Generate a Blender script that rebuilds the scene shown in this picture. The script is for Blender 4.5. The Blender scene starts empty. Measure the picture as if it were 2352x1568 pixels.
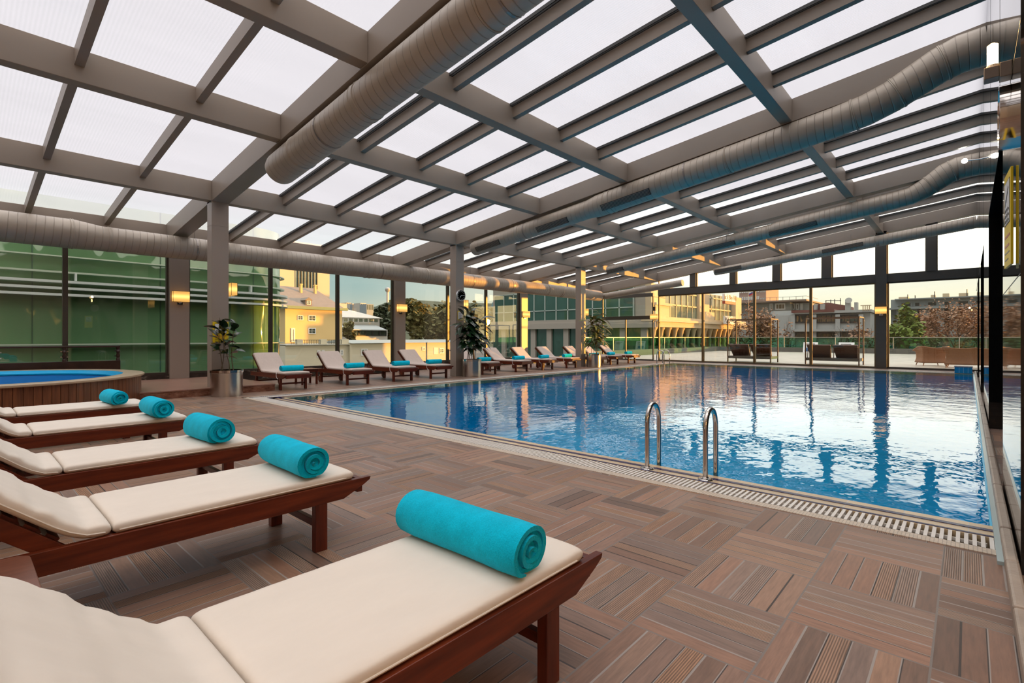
import bpy, bmesh, math, random
from mathutils import Vector, Matrix
PI = math.pi
rnd = random.Random(7)
SC = bpy.context.scene
COL = SC.collection

# ------------------------------------------------------------------ helpers
class MB:
    """collects shapes into one mesh"""
    def __init__(s):
        s.v = []; s.f = []; s.uv = []; s.mi = []; s.m = 0
    def add(s, vs, fs, uvs=None):
        b = len(s.v)
        s.v += [tuple(v) for v in vs]
        for i, f in enumerate(fs):
            s.f.append(tuple(b + k for k in f))
            s.uv.append(uvs[i] if uvs else None)
            s.mi.append(s.m)
        return s
    def box(s, x0, x1, y0, y1, z0, z1):
        x0, x1 = min(x0, x1), max(x0, x1); y0, y1 = min(y0, y1), max(y0, y1); z0, z1 = min(z0, z1), max(z0, z1)
        vs = [(x0,y0,z0),(x1,y0,z0),(x1,y1,z0),(x0,y1,z0),(x0,y0,z1),(x1,y0,z1),(x1,y1,z1),(x0,y1,z1)]
        return s.add(vs, [(3,2,1,0),(4,5,6,7),(0,1,5,4),(1,2,6,5),(2,3,7,6),(3,0,4,7)])
    def obox(s, m, sx, sy, sz):
        vs = [m @ Vector((x*sx/2, y*sy/2, z*sz/2)) for x, y, z in
              ((-1,-1,-1),(1,-1,-1),(1,1,-1),(-1,1,-1),(-1,-1,1),(1,-1,1),(1,1,1),(-1,1,1))]
        return s.add(vs, [(3,2,1,0),(4,5,6,7),(0,1,5,4),(1,2,6,5),(2,3,7,6),(3,0,4,7)])
    def prism(s, poly, axis, a, b):
        """polygon (2D) extruded along axis 0/1/2 from a to b; poly given in the other two axes, in order"""
        def mk(p, t):
            if axis == 0: return (t, p[0], p[1])
            if axis == 1: return (p[0], t, p[1])
            return (p[0], p[1], t)
        n = len(poly)
        vs = [mk(p, a) for p in poly] + [mk(p, b) for p in poly]
        fs = [tuple(range(n))[::-1], tuple(range(n, 2*n))] + [(i, (i+1) % n, n+(i+1) % n, n+i) for i in range(n)]
        return s.add(vs, fs)
    def tube(s, pts, r, n=12, caps=True, radii=None):
        pts = [Vector(p) for p in pts]; k = len(pts)
        rad = radii if radii else [r]*k
        tang = []
        for i in range(k):
            a = pts[max(i-1, 0)]; b = pts[min(i+1, k-1)]
            tang.append((b-a).normalized())
        ref = Vector((0,0,1)) if abs(tang[0].z) < .9 else Vector((1,0,0))
        nx = tang[0].cross(ref).normalized()
        vs = []; L = 0; Ls = []
        for i in range(k):
            t = tang[i]
            nx = (nx - t*nx.dot(t)).normalized(); ny = t.cross(nx)
            if i: L += (pts[i]-pts[i-1]).length
            Ls.append(L)
            for j in range(n):
                a = 2*PI*j/n
                vs.append(pts[i] + (nx*math.cos(a) + ny*math.sin(a))*rad[i])
        fs = []; uv = []
        for i in range(k-1):
            for j in range(n):
                j2 = (j+1) % n
                fs.append((i*n+j, i*n+j2, (i+1)*n+j2, (i+1)*n+j))
                u0, u1 = j/n, (j+1)/n
                uv.append([(u0,Ls[i]),(u1,Ls[i]),(u1,Ls[i+1]),(u0,Ls[i+1])])
        if caps:
            fs.append(tuple(range(n))[::-1]); uv.append(None)
            fs.append(tuple((k-1)*n+j for j in range(n))); uv.append(None)
        return s.add(vs, fs, uv)
    def lathe(s, prof, c=(0,0,0), n=32, close=False, cap=True):
        """profile [(r,z)...] turned about Z"""
        vs = []; k = len(prof)
        for r, z in prof:
            for j in range(n):
                a = 2*PI*j/n
                vs.append((c[0]+r*math.cos(a), c[1]+r*math.sin(a), c[2]+z))
        fs = []
        for i in range(k-1):
            for j in range(n):
                j2 = (j+1) % n
                fs.append((i*n+j, i*n+j2, (i+1)*n+j2, (i+1)*n+j))
        if prof[0][0] > 1e-4 and not close and cap: fs.append(tuple(range(n))[::-1])
        if prof[-1][0] > 1e-4 and not close and cap: fs.append(tuple((k-1)*n+j for j in range(n)))
        if close:
            for j in range(n):
                j2 = (j+1) % n
                fs.append(((k-1)*n+j, (k-1)*n+j2, j2, j))
        return s.add(vs, fs)
    def xform(s, m, start=0):
        for i in range(start, len(s.v)): s.v[i] = tuple(m @ Vector(s.v[i]))
        return s
    def build(s, name, mat, parent=None, smooth=False, bevel=0, loc=None, rz=0, kind=None):
        me = bpy.data.meshes.new(name)
        me.from_pydata(s.v, [], s.f)
        if any(u for u in s.uv):
            l = me.uv_layers.new(name='UVMap'); i = 0
            for f, u in zip(s.f, s.uv):
                for k in range(len(f)):
                    l.data[i].uv = u[k] if u else (0, 0); i += 1
        mats = mat if isinstance(mat, (list, tuple)) else [mat]
        for m in mats: me.materials.append(m)
        if len(mats) > 1: me.polygons.foreach_set('material_index', s.mi)
        if smooth:
            me.polygons.foreach_set('use_smooth', [True]*len(me.polygons))
            me.update()
            try: me.set_sharp_from_angle(angle=math.radians(40))
            except Exception: pass
        me.update()
        o = bpy.data.objects.new(name, me); COL.objects.link(o)
        if parent: o.parent = parent
        if loc: o.location = loc
        if rz: o.rotation_euler = (0,0,rz)
        if bevel:
            b = o.modifiers.new('Bevel', 'BEVEL'); b.width = bevel; b.segments = 2; b.limit_method = 'ANGLE'
        if kind: o['kind'] = kind
        return o

def thing(name, label, cat, loc=(0,0,0), rz=0, group=None):
    o = bpy.data.objects.new(name, None); COL.objects.link(o)
    o.empty_display_size = .1
    o.location = loc; o.rotation_euler = (0,0,rz)
    o['label'] = label; o['category'] = cat
    if group: o['group'] = group
    return o
def tag(o, label, cat, group=None, kind=None):
    o['label'] = label; o['category'] = cat
    if group: o['group'] = group
    if kind: o['kind'] = kind
    return o
def struct(name, loc=(0,0,0)):
    o = bpy.data.objects.new(name, None); COL.objects.link(o); o.location = loc; o['kind'] = 'structure'; return o
def kids(o): return [c for c in bpy.data.objects if c.parent == o]
def dup(root, loc, rz=0, label=None, group=None):
    r = root.copy(); COL.objects.link(r); r.location = loc; r.rotation_euler = (0,0,rz)
    if label: r['label'] = label
    if group: r['group'] = group
    for ch in kids(root):
        c = ch.copy(); COL.objects.link(c); c.parent = r
        for g in kids(ch):
            d = g.copy(); COL.objects.link(d); d.parent = c
    return r

# ------------------------------------------------------------------ camera
FPX = 1162.0; CX = 1176.0; HZ = 774.0; EYE = 1.2
TH = math.atan(1049/1162.0); CT = math.cos(TH); ST = math.sin(TH)
cam = bpy.data.cameras.new('camera'); camo = bpy.data.objects.new('camera', cam); COL.objects.link(camo)
cam.sensor_fit = 'HORIZONTAL'; cam.sensor_width = 36; cam.lens = 36*FPX/2352
cam.shift_y = -(784-HZ)/2352
cam.clip_start = .02; cam.clip_end = 3000
camo.location = (0,0,EYE); camo.rotation_euler = (PI/2, 0, TH-PI/2)
SC.camera = camo
# far surroundings were surveyed from the photograph: bearing + height at a chosen distance
def ray(u, v):
    t = (u-CX)/FPX
    return (CT+ST*t, ST-CT*t, -(v-HZ)/FPX)
def aY(u, v, y):
    r = ray(u, v); k = y/r[1]; return (r[0]*k, y, EYE+r[2]*k)
def aX(u, v, x):
    r = ray(u, v); k = x/r[0]; return (x, r[1]*k, EYE+r[2]*k)
def aD(u, v, d):
    r = ray(u, v); return (r[0]*d, r[1]*d, EYE+r[2]*d)

# ------------------------------------------------------------------ materials
class NT:
    def __init__(s, name):
        s.mat = bpy.data.materials.new(name); s.mat.use_nodes = True
        s.t = s.mat.node_tree; s.n = s.t.nodes; s.l = s.t.links
        s.n.clear(); s.out = s.n.new('ShaderNodeOutputMaterial')
    def node(s, ty, **kw):
        n = s.n.new(ty)
        for k, v in kw.items(): setattr(n, k, v)
        return n
    def put(s, sock, v):
        if isinstance(v, bpy.types.NodeSocket): s.l.new(v, sock)
        elif v is not None:
            if sock.type in ('RGBA',) and len(v) == 3: v = (*v, 1)
            sock.default_value = v
    def math(s, op, a, b=None, c=None, clamp=False):
        n = s.node('ShaderNodeMath', operation=op, use_clamp=clamp)
        s.put(n.inputs[0], a)
        if b is not None: s.put(n.inputs[1], b)
        if c is not None: s.put(n.inputs[2], c)
        return n.outputs[0]
    def mix(s, fac, a, b, blend='MIX'):
        n = s.node('ShaderNodeMix', data_type='RGBA', blend_type=blend)
        s.put(n.inputs[0], fac); s.put(n.inputs[6], a); s.put(n.inputs[7], b)
        return n.outputs[2]
    def fmix(s, fac, a, b):
        n = s.node('ShaderNodeMix', data_type='FLOAT')
        s.put(n.inputs[0], fac); s.put(n.inputs[2], a); s.put(n.inputs[3], b)
        return n.outputs[0]
    def xyz(s, src='Object'):
        tc = s.node('ShaderNodeTexCoord'); sp = s.node('ShaderNodeSeparateXYZ')
        s.l.new(tc.outputs[src], sp.inputs[0]); return sp.outputs
    def comb(s, x, y, z):
        n = s.node('ShaderNodeCombineXYZ')
        for i, v in enumerate((x, y, z)): s.put(n.inputs[i], v)
        return n.outputs[0]
    def coord(s, scale=(1,1,1), src='Object', rot=(0,0,0)):
        tc = s.node('ShaderNodeTexCoord'); mp = s.node('ShaderNodeMapping')
        mp.inputs['Scale'].default_value = scale; mp.inputs['Rotation'].default_value = rot
        s.l.new(tc.outputs[src], mp.inputs[0]); return mp.outputs[0]
    def noise(s, vec, scale, detail=3, rough=.55, out=0):
        n = s.node('ShaderNodeTexNoise'); s.put(n.inputs['Vector'], vec)
        n.inputs['Scale'].default_value = scale; n.inputs['Detail'].default_value = detail; n.inputs['Roughness'].default_value = rough
        return n.outputs[out]
    def ramp(s, fac, stops):
        n = s.node('ShaderNodeValToRGB'); e = n.color_ramp.elements
        while len(e) < len(stops): e.new(.5)
        for i, (p, c) in enumerate(stops): e[i].position = p; e[i].color = (*c, 1)
        s.put(n.inputs[0], fac); return n.outputs[0]
    def bump(s, h, strength, dist=.01, normal=None):
        n = s.node('ShaderNodeBump'); n.inputs['Strength'].default_value = strength; n.inputs['Distance'].default_value = dist
        s.put(n.inputs['Height'], h)
        if normal is not None: s.l.new(normal, n.inputs['Normal'])
        return n.outputs[0]
    def pbsdf(s, col, rough=.5, metal=0, normal=None, spec=.5, **kw):
        n = s.node('ShaderNodeBsdfPrincipled')
        s.put(n.inputs['Base Color'], col); s.put(n.inputs['Roughness'], rough); s.put(n.inputs['Metallic'], metal)
        n.inputs['Specular IOR Level'].default_value = spec
        if normal is not None: s.l.new(normal, n.inputs['Normal'])
        for k, v in kw.items(): s.put(n.inputs[k], v)
        return n.outputs[0]
    def done(s, sh):
        s.l.new(sh, s.out.inputs[0]); return s.mat

def M(name, col, rough=.5, metal=0, spec=.5, var=None, bump=None, stretch=(1,1,1)):
    """plain painted / cloth / metal surface with optional colour variation (scale, amount) and bump (scale, strength)"""
    t = NT(name); c = col; nrm = None
    if var or bump: co = t.coord(stretch)
    if var:
        f = t.noise(co, var[0], 4)
        f = t.math('MULTIPLY_ADD', f, 2*var[1], 1-var[1])
        c = t.mix(1.0, (*col, 1), f, 'MULTIPLY')
    if bump: nrm = t.bump(t.noise(co, bump[0], 3), bump[1])
    return t.done(t.pbsdf(c, rough, metal, nrm, spec))
def EM(name, col, strength):
    t = NT(name); e = t.node('ShaderNodeEmission'); e.inputs[0].default_value = (*col, 1); e.inputs[1].default_value = strength
    return t.done(e.outputs[0])

BEAM = M('beam_paint', (.26,.215,.175), .42, 0, .4, var=(1.2,.12))
DARKFRAME = M('dark_frame', (.055,.042,.03), .4)
FARFRAME = M('window_frame_grey', (.075,.068,.06), .4, var=(2,.1))
COLUMN = M('column_paint', (.33,.27,.225), .38, 0, .5, var=(.8,.08))
BLACK = M('black_rubber', (.01,.01,.01), .45)
TRACK = M('track_dark', (.03,.028,.026), .5)
CHROME = M('polished_steel', (.62,.58,.54), .09, 1)
STEEL = M('brushed_steel', (.56,.53,.5), .26, 1, var=(6,.06), stretch=(30,30,.6))
WHITE = M('white_plastic', (.75,.73,.7), .4)
SILVER = M('silver_paint', (.7,.7,.7), .3, .6)
MARBLE = None

def wood(name, dark, light, rough=.32, sc=(3,30,30)):
    t = NT(name)
    f = t.noise(t.coord(sc), 1.0, 6, .6)
    c = t.ramp(f, [(.3, dark), (.7, light)])
    return t.done(t.pbsdf(c, rough, 0, t.bump(f, .12, .004), .5))
TEAK = wood('lounger_wood', (.06,.008,.003), (.18,.032,.010), .3, (2.5,28,28))
TEAKV = wood('lounger_wood_upright', (.055,.007,.003), (.15,.024,.008), .3, (28,28,2.5))
TABLEWOOD = wood('table_wood', (.10,.035,.02), (.2,.075,.045), .3, (3,26,26))
TUBWOOD = wood('tub_wood', (.09,.03,.012), (.24,.085,.033), .4, (24,24,1.5))
DARKWOOD = wood('dark_wood', (.02,.008,.005), (.05,.02,.012), .35, (4,4,4))

def duct_mat(name, col):
    t = NT(name)
    tc = t.node('ShaderNodeTexCoord'); sp = t.node('ShaderNodeSeparateXYZ'); t.l.new(tc.outputs['UV'], sp.inputs[0])
    ph = t.math('FRACT', t.math('MULTIPLY_ADD', sp.outputs[1], 7.5, sp.outputs[0]))
    ridge = t.math('SMOOTH_MIN', t.math('MULTIPLY', t.math('ABSOLUTE', t.math('SUBTRACT', ph, .5)), 14.0), 1.0, .2)
    n = t.noise(t.coord(), 3, 4)
    f = t.math('MULTIPLY_ADD', n, .35, .82)
    c = t.mix(1, (*col, 1), f, 'MULTIPLY')
    c = t.mix(t.math('MULTIPLY_ADD', ridge, .45, .55), t.mix(1, c, (.45,.42,.4,1), 'MULTIPLY'), c)
    return t.done(t.pbsdf(c, t.fmix(n, .36, .48), .12, t.bump(ridge, .5, .012), .5))
DUCT = duct_mat('galvanised_spiral_duct', (.36,.305,.245))
DUCTPLAIN = M('galvanised_plain', (.36,.31,.25), .4, .15, var=(4,.12))

def glass(name, tint=(.93,.96,.93), ior=1.5, rough=0.0, bump=None, spec=1.0):
    t = NT(name)
    tr = t.node('ShaderNodeBsdfTransparent'); tr.inputs[0].default_value = (*tint, 1)
    gl = t.node('ShaderNodeBsdfGlossy'); gl.inputs['Roughness'].default_value = rough
    gl.inputs[0].default_value = (spec, spec, spec, 1)
    fr = t.node('ShaderNodeFresnel'); fr.inputs['IOR'].default_value = ior
    if bump:
        nb = t.bump(t.noise(t.coord(bump[2] if len(bump) > 2 else (1,1,1)), bump[0], 2), bump[1], .05)
        t.l.new(nb, gl.inputs['Normal'])
    # same reflectance from either side of the thin sheet
    geo = t.node('ShaderNodeNewGeometry')
    iors = t.fmix(geo.outputs['Backfacing'], ior, 1/ior)
    t.l.new(iors, fr.inputs['IOR'])
    mx = t.node('ShaderNodeMixShader')
    t.l.new(fr.outputs[0], mx.inputs[0]); t.l.new(tr.outputs[0], mx.inputs[1]); t.l.new(gl.outputs[0], mx.inputs[2])
    return t.done(mx.outputs[0])
PANE = glass('window_glass', (.955,.97,.95), bump=(.35,.12))
GREENPANE = glass('green_tinted_glass', (.42,.74,.58))
CLEAR = glass('clear_glass', (.9,.94,.9))

# roof panels: multiwall polycarbonate, lets the sky's light through scattered
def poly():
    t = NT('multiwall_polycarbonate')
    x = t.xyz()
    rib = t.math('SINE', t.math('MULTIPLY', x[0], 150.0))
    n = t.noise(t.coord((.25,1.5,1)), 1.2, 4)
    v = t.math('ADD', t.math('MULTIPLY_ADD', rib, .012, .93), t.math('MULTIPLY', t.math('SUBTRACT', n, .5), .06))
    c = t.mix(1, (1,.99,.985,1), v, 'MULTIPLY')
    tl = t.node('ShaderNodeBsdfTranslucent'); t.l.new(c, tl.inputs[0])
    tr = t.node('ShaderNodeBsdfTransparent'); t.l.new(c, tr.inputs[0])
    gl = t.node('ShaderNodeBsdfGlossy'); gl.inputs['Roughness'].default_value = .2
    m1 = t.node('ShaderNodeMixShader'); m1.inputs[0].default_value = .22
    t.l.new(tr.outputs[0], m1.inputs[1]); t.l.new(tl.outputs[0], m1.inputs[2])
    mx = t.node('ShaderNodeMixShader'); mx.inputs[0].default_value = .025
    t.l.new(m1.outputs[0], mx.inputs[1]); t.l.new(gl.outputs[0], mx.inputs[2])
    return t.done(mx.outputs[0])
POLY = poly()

# parquet-pattern deck tiles: 0.475 m blocks of six planks, direction alternating like a chessboard
def deck():
    t = NT('deck_tiles'); S = .475
    x, y, z = t.xyz()
    sx = t.math('DIVIDE', t.math('SUBTRACT', x, 2.385), S); sy = t.math('DIVIDE', t.math('SUBTRACT', y, .578), S)
    bx = t.math('FLOOR', sx); by = t.math('FLOOR', sy); fx = t.math('FRACT', sx); fy = t.math('FRACT', sy)
    par = t.math('FLOORED_MODULO', t.math('ADD', bx, by), 2.0)
    across = t.fmix(par, fy, fx); along = t.fmix(par, fx, fy)
    st = t.math('MULTIPLY', across, 6.0); si = t.math('FLOOR', st); sf = t.math('FRACT', st)
    wn = t.node('ShaderNodeTexWhiteNoise', noise_dimensions='3D'); t.l.new(t.comb(bx, by, si), wn.inputs['Vector'])
    r1 = wn.outputs['Value']; sc = t.node('ShaderNodeSeparateColor'); t.l.new(wn.outputs['Color'], sc.inputs[0]); r2 = sc.outputs[0]; r3 = sc.outputs[1]
    wb = t.node('ShaderNodeTexWhiteNoise', noise_dimensions='2D'); t.l.new(t.comb(bx, by, 0), wb.inputs['Vector'])
    base = t.ramp(r1, [(0, (.15,.096,.07)), (.25, (.29,.16,.105)), (.5, (.22,.15,.118)), (.75, (.37,.205,.12)), (1, (.29,.205,.16))])
    base = t.mix(1, base, t.math('MULTIPLY_ADD', wb.outputs['Value'], .3, .85), 'MULTIPLY')
    gv = t.comb(t.math('MULTIPLY', across, 24.0), t.math('MULTIPLY', along, 2.2), t.math('MULTIPLY', r1, 90.0))
    g = t.noise(gv, 1.6, 5, .6)
    grain = t.math('MULTIPLY_ADD', t.math('SUBTRACT', g, .5), 1.1, 1.0)
    col = t.mix(1, base, grain, 'MULTIPLY')
    ribbed = t.math('GREATER_THAN', r2, .66)
    rib = t.math('SINE', t.math('MULTIPLY_ADD', sf, 2*PI*9, t.math('MULTIPLY', g, 2.0)))
    rib01 = t.math('MULTIPLY_ADD', rib, .5, .5)
    ribcol = t.mix(rib01, t.mix(1, col, (.42,.42,.42,1), 'MULTIPLY'), t.mix(1, col, (1.15,1.15,1.15,1), 'MULTIPLY'))
    col = t.mix(ribbed, col, ribcol)
    edge = t.math('MINIMUM', sf, t.math('SUBTRACT', 1.0, sf))
    gap = t.math('LESS_THAN', edge, .05)
    gcol = t.mix(t.math('GREATER_THAN', r3, .45), (.05,.036,.03,1), (.32,.28,.25,1))
    col = t.mix(gap, col, gcol)
    be = t.math('MINIMUM', t.math('MINIMUM', fx, t.math('SUBTRACT', 1.0, fx)), t.math('MINIMUM', fy, t.math('SUBTRACT', 1.0, fy)))
    seam = t.math('LESS_THAN', be, .008)
    col = t.mix(seam, col, (.20,.17,.15,1))
    h = t.math('ADD', t.math('MULTIPLY', t.math('MULTIPLY', ribbed, rib01), .6), t.math('MULTIPLY', t.math('SUBTRACT', 1.0, gap), 1.0))
    rough = t.math('MULTIPLY_ADD', g, .25, .26)
    return t.done(t.pbsdf(col, rough, 0, t.bump(h, .55, .003), .42))
DECK = deck()

def tile(name, col, sx, sy, grout, rough=.3, off=(0,0), var=.1, w=.02):
    t = NT(name); x, y, z = t.xyz()
    a = t.math('DIVIDE', t.math('SUBTRACT', x, off[0]), sx); b = t.math('DIVIDE', t.math('SUBTRACT', y, off[1]), sy)
    fa = t.math('FRACT', a); fb = t.math('FRACT', b)
    e = t.math('MINIMUM', t.math('MULTIPLY', t.math('MINIMUM', fa, t.math('SUBTRACT', 1.0, fa)), sx),
               t.math('MULTIPLY', t.math('MINIMUM', fb, t.math('SUBTRACT', 1.0, fb)), sy))
    wn = t.node('ShaderNodeTexWhiteNoise', noise_dimensions='2D'); t.l.new(t.comb(t.math('FLOOR', a), t.math('FLOOR', b), 0), wn.inputs['Vector'])
    c = t.mix(1, (*col, 1), t.math('MULTIPLY_ADD', wn.outputs['Value'], 2*var, 1-var), 'MULTIPLY')
    c = t.mix(t.math('LESS_THAN', e, w/2), c, (*grout, 1))
    return t.done(t.pbsdf(c, rough, 0, None, .5))
STEPTILE = tile('platform_tiles', (.30,.16,.115), .45, .45, (.18,.12,.1), .3, w=.008)
CREAMTILE = tile('cream_pool_tile', (.62,.47,.29), .33, .33, (.55,.5,.42), .25, w=.006)
RIBTILE = tile('ribbed_edge_tile', (.62,.52,.41), .019, .019, (.40,.33,.26), .4, w=.004)
POOLTILE = tile('pool_mosaic', (.0,.50,.82), .25, .25, (.04,.56,.84), .3, var=.04, w=.008)
NAVY = M('navy_tile', (.008,.008,.085), .25)
GRATE = M('white_grate', (.78,.74,.68), .4)
TRENCH = M('drain_trench', (.16,.10,.04), .6)
STONEEDGE = M('stone_coping', (.36,.29,.23), .45, var=(9,.25), bump=(40,.25))
TERRACE = tile('terrace_stone', (.40,.36,.29), .6, .6, (.45,.41,.35), .5, w=.012)

def water(name, wave=.12, sc=1.6, tint=(.58,.94,.985), ior=1.42):
    t = NT(name)
    tr = t.node('ShaderNodeBsdfTransparent'); tr.inputs[0].default_value = (*tint, 1)
    gl = t.node('ShaderNodeBsdfGlossy'); gl.inputs['Roughness'].default_value = .02
    fr = t.node('ShaderNodeFresnel'); fr.inputs['IOR'].default_value = ior
    h1 = t.noise(t.coord((1.0,1.0,1)), sc, 2, .5); h2 = t.noise(t.coord((2.2,3.1,1), rot=(0,0,.4)), sc*1.9, 2, .5)
    h = t.math('ADD', h1, t.math('MULTIPLY', h2, .35))
    b = t.bump(h, wave, .1)
    t.l.new(b, gl.inputs['Normal']); t.l.new(b, fr.inputs['Normal'])
    mx = t.node('ShaderNodeMixShader')
    t.l.new(fr.outputs[0], mx.inputs[0]); t.l.new(tr.outputs[0], mx.inputs[1]); t.l.new(gl.outputs[0], mx.inputs[2])
    return t.done(mx.outputs[0])
WATER = water('pool_water', .085, 1.3)
TUBWATER = water('tub_water', .02, ior=1.16)

def cloth(name, col, fine=220, wr=.25):
    t = NT(name)
    n1 = t.noise(t.coord((1.2,3,2)), 4.0, 3); n2 = t.noise(t.coord(), fine, 2)
    c = t.mix(1, (*col, 1), t.math('MULTIPLY_ADD', n1, .10, .95), 'MULTIPLY')
    b = t.bump(n2, .05, .001, t.bump(n1, wr, .02))
    return t.done(t.pbsdf(c, .75, 0, b, .25))
CREAM = cloth('cream_canvas', (.76,.685,.595))
TAUPE = cloth('taupe_canvas', (.60,.50,.44))
def terry():
    t = NT('turquoise_terry')
    n = t.noise(t.coord(), 190, 3, .7); m = t.noise(t.coord(), 12, 3)
    c = t.mix(n, (.0,.33,.50,1), (.002,.66,.92,1))
    c = t.mix(1, c, t.math('MULTIPLY_ADD', m, .5, .75), 'MULTIPLY')
    return t.done(t.pbsdf(c, .95, 0, t.bump(n, .7, .004), .05, **{'Sheen Weight': .08}))
TERRY = terry()
def granite():
    t = NT('polished_black_granite')
    n = t.noise(t.coord(), 90, 2)
    c = t.ramp(n, [(.62, (.006,.006,.006)), (.75, (.02,.018,.016))])
    return t.done(t.pbsdf(c, .025, 0, None, .6))
GRANITE = granite()
def sill_marble():
    t = NT('dark_marble')
    n = t.noise(t.coord((1,1,2)), 2.5, 8, .7)
    c = t.ramp(n, [(.45, (.03,.022,.018)), (.58, (.05,.038,.03)), (.62, (.3,.25,.2)), (.66, (.045,.035,.028))])
    return t.done(t.pbsdf(c, .2))
MARBLE = sill_marble()
def marble_red():
    t = NT('red_brown_marble')
    n = t.noise(t.coord((1,1,2)), 5, 8, .7)
    c = t.ramp(n, [(.35, (.10,.035,.02)), (.5, (.24,.10,.06)), (.65, (.36,.20,.13))])
    return t.done(t.pbsdf(c, .25))
REDMARBLE = marble_red()
LEAFDARK = M('dark_leaf', (.012,.035,.012), .25, 0, .6, var=(6,.4))
LEAFVAR = M('variegated_leaf', (.15,.17,.045), .35, 0, .5, var=(40,.85))
STEM = M('plant_stem', (.12,.08,.045), .6)
SOIL = M('potting_soil', (.03,.02,.015), .9)
# ================================================================== SETTING
CXS = [3.60 + 6.71*k for k in range(-1, 4)]            # rafter / column lines: -3.11, 3.60, 10.31, 17.02, 23.73
YC = 11.61                                             # face of the column row
def ZB(y): return 4.017 + .1225*(YC - y)               # underside of the main roof steel
def ZT(y): return ZB(y) + .42                          # its top, where the panels lie
YW = 15.0; XF = 23.9; YR = -.195                        # window wall, far glass wall, right granite wall
PX0, PX1, PY0, PY1 = 4.43, 22.35, -.10, 10.12          # water edges

# ---- floor (with the pool and tub left open)
fl = MB()
fl.box(-5, 3.86, -4, 15.05, -.3, 0)
fl.box(3.86, 24.15, 10.62, 15.05, -.3, 0)
fl.box(22.9, 24.15, -.6, 10.62, -.3, 0)
fl.box(3.86, 24.15, -.6, -.138, -.3, 0)
fl.build('floor', DECK, kind='structure')
# raised platform along the window wall
pf = MB(); pf.box(-5, 4.87, 11.58, 15.0, 0, .13)
po = pf.build('trim_1', REDMARBLE, kind='structure')
pt = MB(); pt.box(-5, 4.88, 11.57, 15.0, .13, .157)
pt.build('trim_2', STEPTILE, kind='structure', bevel=.004)

# ---- pool
pool = thing('swimming_pool', 'large rectangular swimming pool with blue mosaic inside and cream tiled overflow edge', 'pool')
b = MB()
b.box(PX0-.2, PX1+.2, PY0-.05, PY1+.2, -1.75, -1.55)                     # bottom
b.box(PX0-.2, PX0, PY0-.05, PY1+.2, -1.55, -.02); b.box(PX1, PX1+.2, PY0-.05, PY1+.2, -1.55, -.02)
b.box(PX0, PX1, PY0-.15, PY0, -1.55, -.02); b.box(PX0, PX1, PY1, PY1+.2, -1.55, -.02)
b.build('pool_basin', POOLTILE, pool)
e = MB()
e.box(4.185, PX0+.02, -.115, PY1+.25, -.1, -.006); e.box(PX1-.02, PX1+.25, -.1, PY1+.25, -.1, -.006)
e.box(4.185, PX1+.25, PY1-.02, PY1+.25, -.1, -.006)
e.build('edge_tiles', CREAMTILE, pool)
for (dx, w) in ((4.20, .022), (4.315, .045)):
    n = MB(); k = dx-4.185
    n.box(dx, dx+w, -.115, PY1+.235-k, -.02, -.002); n.box(dx, PX1+.2-k, PY1+.235-k-w, PY1+.235-k, -.02, -.0025)
    n.box(PX1+.2-k-w, PX1+.2-k, -.1, PY1+.235-k, -.02, -.003)
    n.build('navy_stripe', NAVY, pool)
g = MB()
g.box(3.945, 4.185, -.1, 10.6, -.28, -.25); g.box(3.945, 22.7, 10.36, 10.6, -.28, -.25); g.box(22.6, 22.84, -.1, 10.6, -.28, -.25)
g.box(3.935, 3.95, -.1, 10.61, -.28, -.003); g.box(3.935, 22.85, 10.6, 10.613, -.28, -.003)
g.build('drain_trench', TRENCH, pool)
g = MB()
y = -.11
while y < 10.58:
    g.box(3.955, 4.18, y, y+.019, -.03, -.002); y += .0372
x = 4.2
while x < 22.8:
    g.box(x, x+.02, 10.375, 10.595, -.03, -.002); x += .0372
y = 0
while y < 10.3:
    g.box(22.61, 22.83, y, y+.02, -.03, -.002); y += .0372
g.box(4.06, 4.068, -.08, 10.5, -.028, -.008); g.box(4.06, 22.7, 10.48, 10.488, -.028, -.008)
g.build('drain_grate', GRATE, pool)
n = MB(); n.box(3.933, 3.947, -.1, 10.615, -.05, .001); n.box(3.933, 22.86, 10.60, 10.615, -.05, .001)
n.build('navy_stripe', NAVY, pool)
r = MB(); r.box(3.845, 3.935, -.138, 10.7, -.1, .004); r.box(3.845, 22.95, 10.615, 10.70, -.1, .004); r.box(22.86, 22.95, -.14, 10.7, -.1, .004)
r.build('ribbed_edging', RIBTILE, pool)
w = MB(); w.add([(PX0,PY0,-.012),(PX1,PY0,-.012),(PX1,PY1,-.012),(PX0,PY1,-.012)], [(0,1,2,3)])
wo = w.build('pool_water', WATER); tag(wo, 'clear blue water filling the pool level with its edge', 'water', kind='stuff')
# raised coping along the granite wall
c = MB()
x = 2.4; i = 0
while x < 22.3:
    L = .60
    c.box(x, x+L-.006, -.19, -.138, -.05, .07+.003*(i % 2)); x += L; i += 1
c.build('trim_3', STONEEDGE, kind='structure', bevel=.012)
c = MB(); c.box(3.7, 22.4, -.138, -.112, -.1, .02); c.build('trim_4', M('white_pool_lip', (.42,.52,.52), .25), kind='structure')

# ---- columns
for k, x in enumerate(CXS[:4]):
    m = MB(); m.box(x, x+.325, YC, YC+.27, 0, ZB(YC)+.02)
    m.box(x-.004, x+.329, YC-.004, YC+.274, 3.52, 3.525)
    m.build('column', COLUMN, kind='structure', bevel=.006)
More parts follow.
